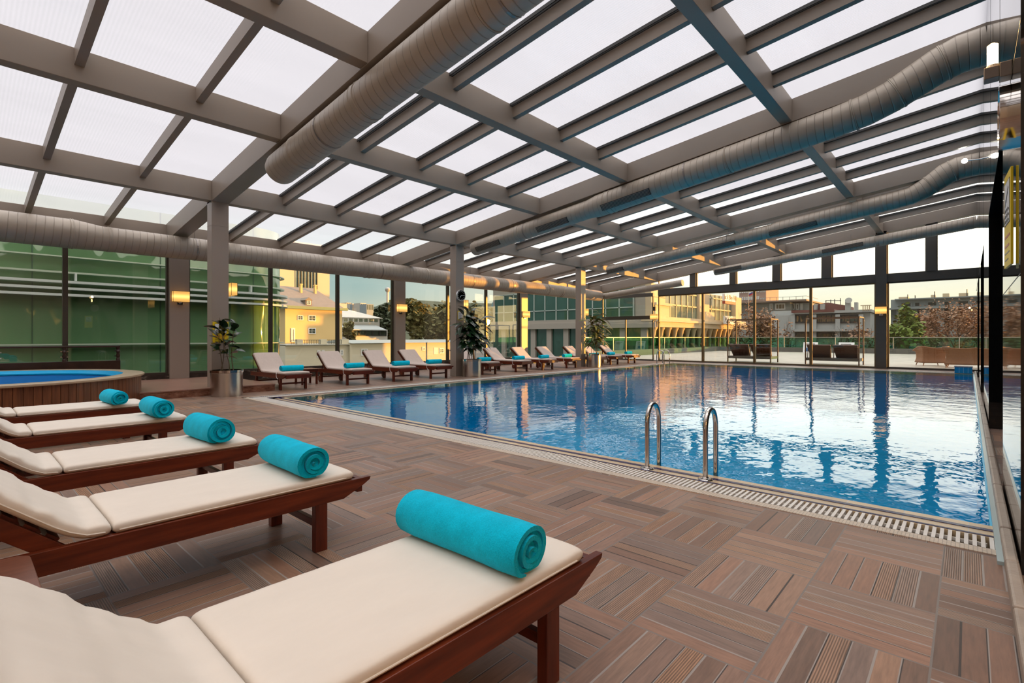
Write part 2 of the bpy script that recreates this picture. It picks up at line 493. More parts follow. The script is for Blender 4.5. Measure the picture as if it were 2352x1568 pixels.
# ---- roof steel
roof = struct('ceiling')
for x in CXS:
    m = MB()
    m.prism([(YW-.02, ZB(YW)), (YW-.02, ZT(YW)), (-3, ZT(-3)), (-3, ZB(-3))], 0, x, x+.33)
    m.build('rafter', BEAM, roof, bevel=.006)
PURL = [YC, 8.33, 5.76, 2.40, -.45]
for y in PURL:
    for a, bb in zip(CXS[:-1], CXS[1:]):
        m = MB()
        m.box(a+.33, bb, y, y+.2, ZB(y)+.003, ZT(y)-.005)
        m.build('purlin', BEAM, roof, bevel=.006)
    for a in (-4.6,):
        m = MB(); m.box(a, CXS[0], y, y+.2, ZB(y)+.003, ZT(y)-.005); m.build('purlin', BEAM, roof)
m = MB(); m.box(-5, 24.06, YW-.12, YW+.1, 3.62, ZT(YW)-.01); m.build('eaves_beam', BEAM, roof, bevel=.005)
SLOT = 1.342
spans = [(YW-.12, YC+.2), (YC, 8.33+.2), (8.33, 5.76+.2), (5.76, 2.40+.2), (2.40, -.45+.2)]
bars = []
for k in range(-5, 16):
    if k % 5 == 0: continue
    x = 3.765 + SLOT*k
    m = MB(); tr = MB()
    for (ya, yb) in spans:
        lift = .20
        m.prism([(ya, ZB(ya)+lift), (ya, ZT(ya)-.005), (yb, ZT(yb)-.005), (yb, ZB(yb)+lift)], 0, x-.05, x+.05)
        if k > 0:
            for s in (-.085, -.125):
                tr.prism([(ya, ZT(ya)-.05), (ya, ZT(ya)-.004), (yb, ZT(yb)-.004), (yb, ZT(yb)-.05)], 0, x+s, x+s+.016)
    m.build('glazing_bar', BEAM, roof)
    if tr.v: tr.build('panel_track', TRACK, roof)
for k in range(-6, 16):
    x0 = 3.765 + SLOT*k; x1 = x0 + SLOT
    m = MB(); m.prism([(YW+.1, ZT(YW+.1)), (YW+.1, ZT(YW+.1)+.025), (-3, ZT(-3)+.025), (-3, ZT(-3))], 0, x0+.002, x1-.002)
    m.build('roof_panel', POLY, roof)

# ---- window wall (Y = 15): pilasters, mullions, panes, marble sill
WX = []
for k in range(-1, 3):
    m = MB(); m.box(3.66+6.71*k, 4.09+6.71*k, YW-.16, YW+.12, 0 if k > 0 else .155, 3.66)
    m.build('pilaster', COLUMN, kind='structure', bevel=.005)
    WX.append((3.66+6.71*k, 4.09+6.71*k))
WX.append((23.72, 23.95))
n = 1
def window(name, plane, segs, z0, z1, fr=.045, matf=DARKFRAME, panemat=PANE):
    """segs: list of (a,b) pane extents along the wall; plane ('Y',y) or ('X',x)"""
    st = struct(name)
    f = MB()
    ax, c = plane
    def bx(a, b2, za, zb, d0, d1, mb):
        if ax == 'Y': mb.box(a, b2, c+d0, c+d1, za, zb)
        else: mb.box(c+d0, c+d1, a, b2, za, zb)
    for (a, b2) in segs:
        lo, hi = min(a, b2), max(a, b2)
        bx(lo, lo+fr, z0, z1, -.05, .06, f); bx(hi-fr, hi, z0, z1, -.05, .06, f)
        bx(lo+fr, hi-fr, z0, z0+fr, -.045, .055, f); bx(lo+fr, hi-fr, z1-fr, z1, -.045, .055, f)
        p = MB(); bx(lo+fr*.6, hi-fr*.6, z0+fr*.6, z1-fr*.6, 0, .012, p)
        p.build('pane', panemat, st)
    f.build('frame', matf, st)
    return st
for i in range(4):
    a = WX[i-1][1] if i else -4.7
    bnd = [a] + ([1.69, 3.66] if i == 1 else []) 
    lo = WX[i][0] if False else None
    if i == 0: lo, hi = -4.7, WX[0][0]
    else: lo, hi = WX[i-1][1], WX[i][0]
    k = 1 if hi-lo < 2.2 else 3
    if i == 1: xs = [lo, -.45, 1.70, hi]
    else: xs = [lo + (hi-lo)*j/k for j in range(k+1)]
    window('window_%d' % n, ('Y', YW), list(zip(xs[:-1], xs[1:])), .27, 3.64); n += 1
m = MB(); m.box(-5, 23.9, YW-.1, YW+.12, 0, .27); m.build('baseboard_left', MARBLE, kind='structure')

# ---- far glass wall (X = 23.9)
m = MB(); m.box(XF-.17, XF+.1, 2.30, 2.65, 0, ZB(2.5)+.1); m.build('column', FARFRAME, kind='structure', bevel=.006)
m = MB(); m.box(XF-.09, XF+.09, -.6, YC, 3.29, 3.61); m.box(XF-.085, XF+.085, YC+.27, YW-.1, 3.27, 3.45)
m.build('trim_5', FARFRAME, kind='structure', bevel=.005)
clere = [(YC, 9.96), (9.66, 8.10), (7.82, 6.30), (5.98, 4.45), (4.10, 2.65), (2.30, 1.15), (.86, -.6)]
for (a, b2) in clere:
    st = struct('window_%d' % n); n += 1
    p = MB(); p.prism([(a, 3.6), (a, ZB(a)+.05), (b2, ZB(b2)+.05), (b2, 3.6)], 0, XF, XF+.012); p.build('pane', PANE, st)
    f = MB()
    for yy in (a-.03, b2): f.box(XF-.05, XF+.05, yy, yy+.03, 3.61, ZB(yy)+.03)
    f.build('frame', DARKFRAME, st)
p = MB(); p.prism([(YC+.27, 3.44), (YC+.27, ZB(YC)+.1), (YW-.1, ZB(YW)+.05), (YW-.1, 3.44)], 0, XF, XF+.012); p.build('window_%d' % n, PANE, kind='structure'); n += 1
for y0, y1 in ((9.66, 9.96), (7.82, 8.10), (5.98, 6.30), (4.10, 4.45), (.86, 1.15)):
    m = MB(); m.box(XF-.12, XF+.12, y0, y1, 3.6, ZB((y0+y1)/2)+.08); m.build('mullion_post', FARFRAME, kind='structure', bevel=.004)
window('window_%d' % n, ('X', XF), [(YC, 9.36), (9.36, 7.06), (7.06, 4.86), (4.86, 2.65)], .02, 3.29, .05, M('bronze_frame', (.16,.11,.05), .35, .4)); n += 1
window('window_%d' % n, ('X', XF), [(2.30, -.6)], .02, 3.29, .05); n += 1
# terrace door in the far left corner
dr = struct('door_1')
m = MB(); m.box(XF-.05, XF+.06, YC+.27, 14.9, 2.12, 2.30)
for yy in (YC+.27, 13.44, 14.85): m.box(XF-.04, XF+.05, yy, yy+.05, .02, 2.12)
for yy in (YC+.27, 14.85): m.box(XF-.04, XF+.05, yy, yy+.05, 2.3, 3.27)
m.box(XF-.04, XF+.05, YC+.3, 14.9, .02, .07)
m.build('frame', DARKFRAME, dr)
for a, b2, z0, z1 in ((YC+.3, 13.45, .06, 2.13), (13.48, 14.86, .06, 2.13), (YC+.3, 14.86, 2.29, 3.28)):
    p = MB(); p.box(XF, XF+.012, a, b2, z0, z1); p.build('pane', PANE, dr)
m = MB(); m.box(XF-.1, XF+.1, -.6, 15, -.2, .03); m.build('baseboard_far', FARFRAME, kind='structure')

# ---- right wall: polished black granite, piers with openings between, smooth band above
m = MB(); m.box(3.62, 23.8, YR-.35, YR, 2.80, 6.0)
for a, b2 in ((3.62, 5.42), (9.15, 11.9), (15.0, 17.2), (20.5, 22.3)): m.box(a, b2, YR-.35, YR, .0, 2.80)
m.box(5.42, 23.8, YR-.42, YR-.35, 0, 2.8)
m.build('wall_right', GRANITE, kind='structure')
jn = MB()
for z in (1.52, 2.80): jn.box(3.62, 23.8, YR-.002, YR+.0012, z, z+.006) if z > 2 else [jn.box(a, b2, YR-.002, YR+.0012, z, z+.005) for a, b2 in ((3.62, 5.42), (9.15, 11.9), (15.0, 17.2), (20.5, 22.3))]
for x in (5.9, 8.4, 12.5, 17): jn.box(x, x+.005, YR-.002, YR+.0012, 2.8, 6)
jn.build('trim_6', BLACK, kind='structure')
# rest of the hall behind the camera, plus an added sun-blocking wall
WARMWALL = M('warm_plaster', (.55,.45,.34), .6)
m = MB(); m.box(-5, 3.62, -3.2, -3.0, 0, 6.3); m.box(3.62, 3.72, -3.2, YR-.35, 0, 6.3)
m.build('wall_hotel', WARMWALL, kind='structure')
m = MB(); m.box(24.1, 29.0, -3.3, -3.0, -.2, 6.3); m.build('wall_sunblock', WARMWALL, kind='structure')  # added wall outside the far glass, unseen, cuts off part of the low sun
m = MB(); m.box(-5.2, -5.0, -3.2, 15.1, 0, 6.3); m.build('wall_back', WARMWALL, kind='structure')

# ================================================================== DUCTS
HANG = M('hanger_rod', (.25,.22,.2), .4, .7)
def duct(label, pts, radii, collars=(), grilles=(), hang=(), n=28, into=None):
    t = into or thing('air_duct', label, 'duct', group=None)
    m = MB(); m.tube(pts, 0, n, True, radii)
    m.build('branch_pipe' if into else 'duct_body', DUCT, t, smooth=True)
    for (i, f, w, dr) in collars:
        a = Vector(pts[i]); b2 = Vector(pts[i+1]); d = (b2-a).normalized(); c = a.lerp(b2, f); r0 = radii[i]*(1-f)+radii[i+1]*f
        m = MB()
        for s in (0, w):
            q = c + d*s
            m.tube([q-d*.012, q-d*.006, q+d*.006, q+d*.012], 0, n, False, [r0+.001, r0+dr, r0+dr, r0+.001])
        m.tube([c, c+d*w], r0+.004, n, False)
        m.build('collar', DUCTPLAIN, t, smooth=True)
    for (i, f, L, ang) in grilles:
        a = Vector(pts[i]); b2 = Vector(pts[i+1]); d = (b2-a).normalized(); c = a.lerp(b2, f); r0 = radii[i]*(1-f)+radii[i+1]*f
        up = Vector((0,0,1)); side = d.cross(up).normalized()
        if side.x > 0: side = -side
        upv = side.cross(d).normalized()
        if upv.z < 0: upv = -upv
        nrm = side*math.cos(ang) + upv*math.sin(ang); tv = d.cross(nrm)
        R = Matrix((d, tv, nrm)).transposed().to_4x4(); R.translation = c + nrm*(r0-.012)
        gr = MB(); gr.obox(R, L, .15, .05)
        go = gr.build('grille', TRACK, t)
        sl = MB()
        for j in range(5):
            Q = R.copy(); Q.translation = c + nrm*(r0+.014) + tv*(-.055+.0275*j); sl.obox(Q, L-.03, .006, .012)
        sl.build('grille_blades', DUCTPLAIN, go)
    for (i, f, ztop) in hang:
        c = Vector(pts[i]).lerp(Vector(pts[i+1]), f); r0 = radii[i]*(1-f)+radii[i+1]*f
        h = MB(); h.tube([(c.x, c.y, c.z+r0-.02), (c.x, c.y, ztop)], .006, 6)
        d = (Vector(pts[i+1])-Vector(pts[i])).normalized()
        h.tube([c-d*.015, c+d*.015], r0+.006, n, False)
        h.build('hanger', HANG, t)
    return t
def seg(a, b2, k):
    a = Vector(a); b2 = Vector(b2); return [a.lerp(b2, i/k) for i in range(k+1)]
D0Y = 14.2
D0 = duct('long spiral duct running along the window wall above the loungers, half lit orange',
     [(-4.8,D0Y,3.40), (1.75,D0Y,3.40), (2.2,D0Y,3.37), (22.45,D0Y,3.33), (22.60,D0Y,3.33)], [.31,.31,.272,.265,.15],
     collars=[(0,.99,.04,.012),(2,.006,.04,.01),(2,.325,.16,.012),(2,.44,.10,.012),(2,.66,.12,.012),(2,.83,.12,.012)],
     hang=[(0,.5,3.95),(2,.09,4.0),(2,.35,4.0),(2,.55,4.0),(2,.78,4.0)])
rr = lambda pts, x: [(x, p[0], p[1]) for p in pts]
duct('big spiral duct overhead nearest the camera ending in a round cap',
     [(3.78,8.80,4.06),(3.78,8.72,4.08),(3.78,1.2,4.98),(3.78,-2.8,5.46)], [.245,.262,.262,.262],
     collars=[(1,.10,.02,.008),(1,.345,.10,.01),(1,.66,.02,.01)], hang=[(1,.22,ZB(7.1)+.02),(1,.7,ZB(3.5)+.02)])
duct('spiral duct crossing mid hall under the second rafter, bending up at the granite wall',
     [(10.47,10.95,3.84),(10.47,10.88,3.85),(10.47,6.9,4.33),(10.47,6.6,4.37),(10.47,1.75,5.0),(10.47,1.3,5.08),(10.47,.95,5.2),(10.47,.35,5.5),(10.47,.1,5.58),(10.47,-.2,5.6)],
     [.20,.215,.225,.265,.265,.265,.265,.28,.285,.285],
     collars=[(1,.42,.1,.01),(3,.05,.12,.012),(3,.62,.02,.012),(4,.6,.02,.01),(6,.1,.02,.01),(7,.2,.02,.01)],
     grilles=[(1,.16,.95,-.55),(1,.74,1.0,-.65),(3,.16,1.25,-.62)], hang=[(1,.5,ZB(8.7)+.02),(3,.45,ZB(4.5)+.02)])
duct('spiral duct under the third rafter with a bright spotlit elbow at the granite wall',
     [(17.2,10.45,3.80),(17.2,10.38,3.81),(17.2,7.4,4.17),(17.2,7.2,4.2),(17.2,4.6,4.52),(17.2,4.4,4.55),(17.2,1.5,4.92),(17.2,1.15,4.98),(17.2,.9,5.1),(17.2,.45,5.42),(17.2,.2,5.52),(17.2,-.2,5.54)],
     [.17,.18,.18,.21,.21,.24,.24,.24,.26,.29,.29,.29],
     collars=[(1,.96,.05,.01),(3,.98,.04,.01),(5,.9,.02,.01),(8,.3,.02,.01),(9,.5,.02,.01)],
     grilles=[(1,.1,.7,-.5),(3,.35,1.3,-.6),(5,.15,1.3,-.6)], hang=[(3,.5,ZB(6)+.02)])
duct('thinner spiral duct close to the far glass wall with two dark grilles',
     [(22.5,8.3,4.06),(22.5,8.24,4.07),(22.5,4.95,4.40),(22.5,4.75,4.42),(22.5,-.2,4.97)], [.15,.16,.16,.2,.2],
     collars=[(1,.97,.04,.01),(3,.45,.02,.01)], grilles=[(1,.17,1.1,-.1),(3,.25,1.3,-.1)], hang=[(3,.3,ZB(3.5)+.02)])
duct('short open-ended pipe rising from the far corner of the window wall',
     [(22.76,14.16,3.33),(22.70,13.9,3.33),(22.6,13.6,3.345),(22.5,9.75,3.70)], [.15,.15,.15,.15], collars=[(1,.2,.02,.008)], into=D0)
# ================================================================== LOUNGERS
def sweep_cushion(path, w, h, seg=32, wrinkle=0.0, seed=1, nring=None):
    """padded cushion: rounded section carried along (x,z) centre path"""
    rr_ = random.Random(seed)
    P = [Vector((p[0], 0, p[1])) for p in path]
    # resample
    L = [0]
    for a, b2 in zip(P[:-1], P[1:]): L.append(L[-1]+(b2-a).length)
    tot = L[-1]; N = nring or max(14, int(tot/.03))
    def at(s):
        s = min(max(s, 0), tot)
        for i in range(len(P)-1):
            if s <= L[i+1] + 1e-9:
                f = (s-L[i])/(L[i+1]-L[i]); return P[i].lerp(P[i+1], f)
        return P[-1].copy()
    ss = [0, .004, .012, .026] + [.026+(tot-.052)*i/N for i in range(1, N)] + [tot-.026, tot-.012, tot-.004, tot]
    vs = []; fs = []
    ph = [rr_.uniform(0, 6.28) for _ in range(6)]
    for s in ss:
        c = at(s); t = (at(s+.01)-at(s-.01)).normalized(); nrm = Vector((-t.z, 0, t.x))
        if nrm.z < 0: nrm = -nrm
        e = min(s, tot-s); k = 1.0 if e > .026 else (.45+.55*math.sqrt(max(0, 1-(1-e/.026)**2)))
        kw = 1.0 if e > .026 else (1-.02*(1-e/.026))
        for j in range(seg):
            a = 2*PI*j/seg; ca, sa = math.cos(a), math.sin(a)
            yy = math.copysign(abs(ca)**.22, ca)*w/2*kw
            zz = math.copysign(abs(sa)**.55, sa)*h/2*k
            if wrinkle and sa > 0:
                d = math.sin(s*62+ph[0]+2.0*math.sin(yy*9+ph[1]))*.5+math.sin(s*31+yy*14+ph[2])*.5
                edge = min(1.0, abs(yy)/(w/2)*1.3)**2
                zz += wrinkle*d*(.25+.75*edge)*min(1, e/.06)
            vs.append(c + nrm*zz + Vector((0, yy, 0)))
    n = seg
    for i in range(len(ss)-1):
        for j in range(n): fs.append((i*n+j, i*n+(j+1) % n, (i+1)*n+(j+1) % n, (i+1)*n+j))
    fs.append(tuple(range(n))[::-1]); fs.append(tuple((len(ss)-1)*n+j for j in range(n)))
    m = MB(); m.add(vs, fs)
    # piping along the lower seam
    pm = []
    for sgn in (-1, 1):
        pts = []
        for i in range(0, N+1, 2):
            s = .02+(tot-.04)*i/N; c = at(s); t = (at(s+.01)-at(s-.01)).normalized(); nrm = Vector((-t.z, 0, t.x))
            if nrm.z < 0: nrm = -nrm
            pts.append(c - nrm*h*.12 + Vector((0, sgn*(w/2+.001), 0)))
        q = MB(); q.tube(pts, .0032, 6); pm.append(q)
    return m, pm

BACKANG = math.radians(40.5)
def make_lounger(label, group, cushmat, straps=False, wr=.006):
    t = thing('sun_lounger', label, 'sun lounger', group=group)
    prof = [(-.975,.262), (.80,.262), (.93,.318), (.972,.342), (.978,.36), (-.975,.36)]
    for s in (-1, 1):
        m = MB(); m.prism(prof, 1, s*.315, s*.283); m.build('side_rail', TEAK, t, bevel=.003)
    for x0, x1, nm in ((.905,.94,'foot_rail'), (-.96,-.925,'head_rail')):
        m = MB(); m.box(x0, x1, -.283, .283, .27, .354); m.build(nm, wood_y, t, bevel=.003)
    m = MB()
    for i in range(17):
        x = -.29+.07*i; m.box(x, x+.046, -.283, .283, .33, .348)
    m.build('seat_slats', wood_y, t)
    for x in (.665, -.665):
        for s in (-1, 1):
            m = MB(); m.box(x-.035, x+.035, s*.268, s*.313, 0, .264); m.build('leg', TEAKV, t, bevel=.003)
        m = MB(); m.box(x-.014, x+.014, -.268, .268, .125, .165); m.build('leg_stretcher', wood_y, t, bevel=.002)
    for s in (-1, 1):
        wh = MB(); wh.lathe([(0,-.014),(.07,-.014),(.082,-.008),(.082,.008),(.07,.014),(0,.014)], n=24)
        wh.xform(Matrix.Translation((-.75, s*.30, .083)) @ Matrix.Rotation(PI/2, 4, 'X'))
        wo_ = wh.build('wheel', TEAK, t, smooth=True)
        ax = MB(); ax.tube([(-.75, s*.26, .083), (-.75, s*.325, .083)], .012, 10); ax.build('axle', STEEL, wo_)
        br = MB(); br.box(-.775, -.725, s*.262, s*.283, .06, .264); br.build('wheel_bracket', TEAKV, t)
    # backrest frame, tilted
    R = Matrix.Translation((-.40, 0, .335)) @ Matrix.Rotation(BACKANG, 4, 'Y')
    for s in (-1, 1):
        m = MB(); m.box(-.70, .03, s*.25, s*.278, -.062, .004); m.xform(R); m.build('back_board', TEAK, t, bevel=.003)
    m = MB()
    for i in range(8):
        x = -.695+.085*i; m.box(x, x+.05, -.25, .25, -.004, .014)
    m.xform(R); m.build('back_slats', wood_y, t)
    for s in (-1, 1):
        m = MB(); m.tube([R @ Vector((-.36, s*.22, -.02)), (-.80, s*.22, .30)], .013, 8); m.build('prop', TEAK, t)
    # cushion in two padded pieces
    z0 = .382
    m, pm = sweep_cushion([(-.262,z0), (.873,z0)], .60, .062, wrinkle=.0006, seed=3)
    c = m.build('seat_cushion', cushmat, t, smooth=True); [q.build('piping', cushmat, c, smooth=True) for q in pm]
    path = [(-.27,.384),(-.31,.384),(-.345,.388),(-.375,.400),(-.405,.418),(-.445,.447)]
    ux, uz = -math.cos(BACKANG), math.sin(BACKANG)
    last = path[-1]
    for i in range(1, 9): path.append((last[0]+ux*.068*i, last[1]+uz*.068*i))
    m, pm = sweep_cushion(path, .60, .066, wrinkle=wr, seed=5)
    c = m.build('back_cushion', cushmat, t, smooth=True); [q.build('piping', cushmat, c, smooth=True) for q in pm]
    if straps:
        for s in (-1, 1):
            m = MB(); m.tube([(.52, s*.30, .40), (.53, s*.325, .375), (.54, s*.33, .31), (.575, s*.325, .265), (.62, s*.322, .25)], .006, 6); m.build('tie_tape', WHITE, t)
    return t
wood_y = wood('lounger_wood_cross', (.055,.007,.003), (.15,.024,.008), .3, (28,2.5,28))

NEARG = 'wooden loungers in the near row facing the pool'
FARG = 'wooden loungers in the row along the window wall'
near = [(1.375,'wooden lounger with cream cushion closest to the camera, its foot beside the deck corner'),
        (3.005,'second wooden lounger from the camera, cream cushion, small side table and phone by its head'),
        (4.42,'third wooden lounger from the camera in the near row, cream cushion'),
        (6.17,'fourth wooden lounger from the camera, second from the round hot tub'),
        (7.72,'wooden lounger with cream cushion beside the round hot tub, last of the near row')]
L0 = make_lounger(near[0][1], NEARG, CREAM)
L0.location = (.725, near[0][0], 0)
for y, lab in near[1:]: dup(L0, (.725, y, 0), 0, lab, NEARG)
fx = [5.26, 6.92, 8.30, 9.55, 11.66, 13.25, 14.72, 16.22, 18.12, 19.45, 20.98]
flab = ['taupe cushioned lounger at the edge of the raised platform, first of the window row',
        'second taupe lounger of the window row, right after the first side table',
        'third taupe lounger of the window row, between two others before the clock column',
        'taupe lounger just in front of the column with the wall clock',
        'taupe lounger half hidden behind the bushy potted plant at the clock column',
        'sunlit lounger with orange backrest, second past the clock column',
        'sunlit lounger third past the clock column, in front of the far bright panes',
        'sunlit lounger just before the third column and the variegated plant',
        'lounger hidden behind the steel pot of the variegated plant',
        'lounger second from the far end of the window row',
        'last lounger of the window row, by the terrace door']
F0 = make_lounger(flab[0], FARG, TAUPE, straps=True, wr=.003)
F0.location = (fx[0], 12.19, 0); F0.rotation_euler = (0,0,-PI/2)
for x, lab in list(zip(fx, flab))[1:]: dup(F0, (x, 12.19, 0), -PI/2 + rnd.uniform(-.02,.02), lab, FARG)

# ------------------------------------------------------------------ towels
def towel_mesh(R=.085, L=.56, turns=4.3, seed=1, flap=0.0, squash=.9, res=26):
    r_ = random.Random(seed)
    th0 = .9; N = int(turns*res)
    th = (R-.012)/turns*.985; off = math.radians(250)-turns*2*PI
    def rad(a): return .010 + (R-.010)*a/(turns*2*PI)
    inner = []; outer = []
    w1, w2 = r_.uniform(0,6), r_.uniform(0,6)
    for i in range(N+1):
        a = turns*2*PI*i/N
        wob = 1+.035*math.sin(a*1.3+w1)+.02*math.sin(a*2.7+w2)
        ro = rad(a)*wob; ri = max(.002, ro-th)
        a2 = a+off
        outer.append((ro*math.cos(a2), ro*math.sin(a2))); inner.append((ri*math.cos(a2), ri*math.sin(a2)))
    if flap:
        ex, ez = outer[-1]; d = Vector((-(ez), ex)).normalized()
        for k in range(1, 6):
            f = k/5; p = (ex+d.x*flap*f, ez+d.y*flap*f)
            outer.append(p); inner.append((p[0]*.86, p[1]*.86-.004))
    def sq(p):
        x, z = p
        zb = -R*squash
        if z < zb*.8: z = zb*.8+(z-zb*.8)*.35
        return (x*1.03, z)
    outer = [sq(p) for p in outer]; inner = [sq(p) for p in inner]
    K = 9; vs = []; fs = []; n = len(outer)
    for k in range(K):
        f = k/(K-1); y = (f-.5)*L
        e = min(f, 1-f)
        s = 1+.012*math.sin(f*9+seed)+(-.025 if e < .01 else (.01 if e < .2 else 0))
        for i in range(n):
            ii = i/n; yy = y
            if e < .01: yy += (1 if f > .5 else -1)*(.012*math.sin(ii*14+seed)+.010*(1-ii))
            vs.append((outer[i][0]*s, yy, outer[i][1]*s))
        for i in range(n):
            ii = i/n; yy = y
            if e < .01: yy += (1 if f > .5 else -1)*(.012*math.sin(ii*14+seed)+.006*(1-ii))
            vs.append((inner[i][0]*s, yy, inner[i][1]*s))
    B = 2*n
    for k in range(K-1):
        o = k*B; p = (k+1)*B
        for i in range(n-1):
            fs.append((o+i, o+i+1, p+i+1, p+i)); fs.append((o+n+i+1, o+n+i, p+n+i, p+n+i+1))
        fs.append((o+n-1, o+2*n-1, p+2*n-1, p+n-1)); fs.append((o, p, p+n, o+n))
    for i in range(n-1):
        fs.append((i, n+i, n+i+1, i+1)); o = (K-1)*B; fs.append((o+i, o+i+1, o+n+i+1, o+n+i))
    zmin = min(v[2] for v in vs)
    m = MB(); m.add([(v[0], v[1], v[2]-zmin) for v in vs], fs)
    return m
TOPZ = .414
tlab = ['large rolled turquoise towel on the lounger closest to the camera',
        'rolled turquoise towel with loose end on the second lounger from the camera',
        'rolled turquoise towel on the third lounger from the camera',
        'rolled turquoise towel with a flat tail on the fourth lounger from the camera',
        'rolled turquoise towel on the near lounger beside the hot tub']
tpar = [(1.285,1.385,.02,.094,.60,0), (1.365,2.99,-.03,.098,.56,.05), (1.33,4.36,.05,.105,.50,0), (1.37,6.02,.0,.10,.52,.07), (1.30,7.56,.06,.092,.50,0)]
for i, (x, y, rz, R, L, fp) in enumerate(tpar):
    o = towel_mesh(R, L, 4.4 if i else 4.8, i+1, fp).build('rolled_towel', TERRY, smooth=True, loc=(x, y, TOPZ), rz=rz)
    tag(o, tlab[i], 'towel', 'turquoise towels on the near loungers')
ft = towel_mesh(.078, .50, 3.6, 9, 0, res=18).build('rolled_towel', TERRY, smooth=True, loc=(fx[0]+.05, 11.70, TOPZ), rz=PI/2)
FTG = 'turquoise towels on the window row'
ord_ = ['first', 'second', 'third', 'fourth']
fl2 = ['rolled turquoise towel on the lounger by the raised platform', 'rolled turquoise towel on the second lounger of the window row',
       'rolled turquoise towel on the third lounger of the window row', 'rolled turquoise towel just in front of the clock column',
       'rolled turquoise towel beside the bushy potted plant', 'rolled turquoise towel on the second lounger past the clock column',
       'sunlit rolled towel on the third lounger past the clock column', 'sunlit rolled towel just before the third column',
       'rolled towel peeking out behind the variegated plant pot', 'rolled towel on the lounger second from the far end',
       'rolled towel on the last lounger by the terrace door']
tag(ft, fl2[0], 'towel', FTG)
for i in range(1, 11):
    c = ft.copy(); COL.objects.link(c); c.location = (fx[i]+rnd.uniform(-.02,.05), 11.70+rnd.uniform(-.04,.06), TOPZ); c.rotation_euler = (0,0,PI/2+rnd.uniform(-.08,.08))
    c['label'] = fl2[i]

# ------------------------------------------------------------------ side tables
def make_table(label, group=None, h=.40, sx=.48, sy=.46):
    t = thing('side_table', label, 'table', group=group)
    m = MB(); N = 6; r = .05
    poly = []
    for cx, cy, a0 in ((sx/2-r, sy/2-r, 0), (-sx/2+r, sy/2-r, PI/2), (-sx/2+r, -sy/2+r, PI), (sx/2-r, -sy/2+r, 1.5*PI)):
        for k in range(N+1):
            a = a0+PI/2*k/N; poly.append((cx+r*math.cos(a), cy+r*math.sin(a)))
    # top in slats: two boards at the ends, slats between
    m.prism(poly, 2, h-.025, h-.004)
    m.build('table_top', TABLEWOOD, t, bevel=.004)
    gp = MB()
    for k in range(4): gp.box(-.17+.09*k, -.164+.09*k, -sy/2+.03, sy/2-.03, h-.008, h-.0035)
    gp.build('board_gaps', BLACK, t)
    for a in (-1, 1):
        for b2 in (-1, 1):
            g_ = MB(); g_.box(a*(sx/2-.03), a*(sx/2-.075), b2*(sy/2-.03), b2*(sy/2-.075), 0, h-.025); g_.build('leg', TEAKV, t, bevel=.003)
    ap = MB()
    for b2 in (-1, 1): ap.box(-sx/2+.05, sx/2-.05, b2*(sy/2-.04), b2*(sy/2-.06), h-.085, h-.025)
    for b2 in (-1, 1): ap.box(b2*(sx/2-.04), b2*(sx/2-.06), -sy/2+.05, sy/2-.05, h-.085, h-.025)
    ap.build('apron', TEAK, t)
    return t
T0 = make_table('small wooden side table with rounded corner between the two nearest loungers')
T0.location = (-.045, 2.37, 0)
TG = 'wooden side tables between the window loungers'
for x, lab in ((6.10, 'wooden side table between the first two loungers of the window row'), (12.46, 'wooden side table between the two loungers just past the clock column'),
               (15.47, 'wooden side table between two sunlit loungers before the third column'), (20.22, 'wooden side table between the last two window loungers')):
    q = dup(T0, (x, 12.62, 0), 0, lab, TG)
ph = thing('mobile_phone', 'white mobile phone lying on the nearest side table', 'phone', (.09, 2.215, .3965), -.25)
m = MB(); m.box(-.07, .07, -.035, .035, 0, .009); m.build('phone_body', WHITE, ph, bevel=.004)
m = MB(); m.box(-.066, .066, -.031, .031, .009, .0096); m.build('phone_screen', M('phone_glass', (.12,.15,.19), .08), ph)

# ================================================================== POTTED PLANTS
def leaf(mb, M4, L, W, droop=.25, fold=.25, n=5):
    vs = []; fs = []
    for i in range(n+1):
        f = i/n; w = W/2*math.sin(PI*min(1, f*.93+.05))**.8
        z = -droop*L*f*f
        vs += [M4 @ Vector((L*f, -w, z+fold*w)), M4 @ Vector((L*f, 0, z)), M4 @ Vector((L*f, w, z+fold*w))]
    for i in range(n):
        a = i*3; fs += [(a, a+1, a+4, a+3), (a+1, a+2, a+5, a+4)]
    mb.add(vs, fs)
def pot(t, r=.295, h=.53):
    m = MB(); m.lathe([(r*.96,0),(r*.96,.035),(r,.036),(r,h-.05),(r*.97,h-.05),(r*.97,h-.06)], n=48); m.build('planter', STEEL, t, smooth=True)
    m = MB(); m.lathe([(r+.002,h-.055),(r+.008,h-.05),(r+.008,h),(r-.02,h),(r-.02,h-.06)], n=48, close=True); m.build('planter_rim', CHROME, t, smooth=True)
    m = MB(); m.lathe([(0,h-.06),(r-.015,h-.06),(r-.015,h-.08)], n=32); m.build('soil', SOIL, t)
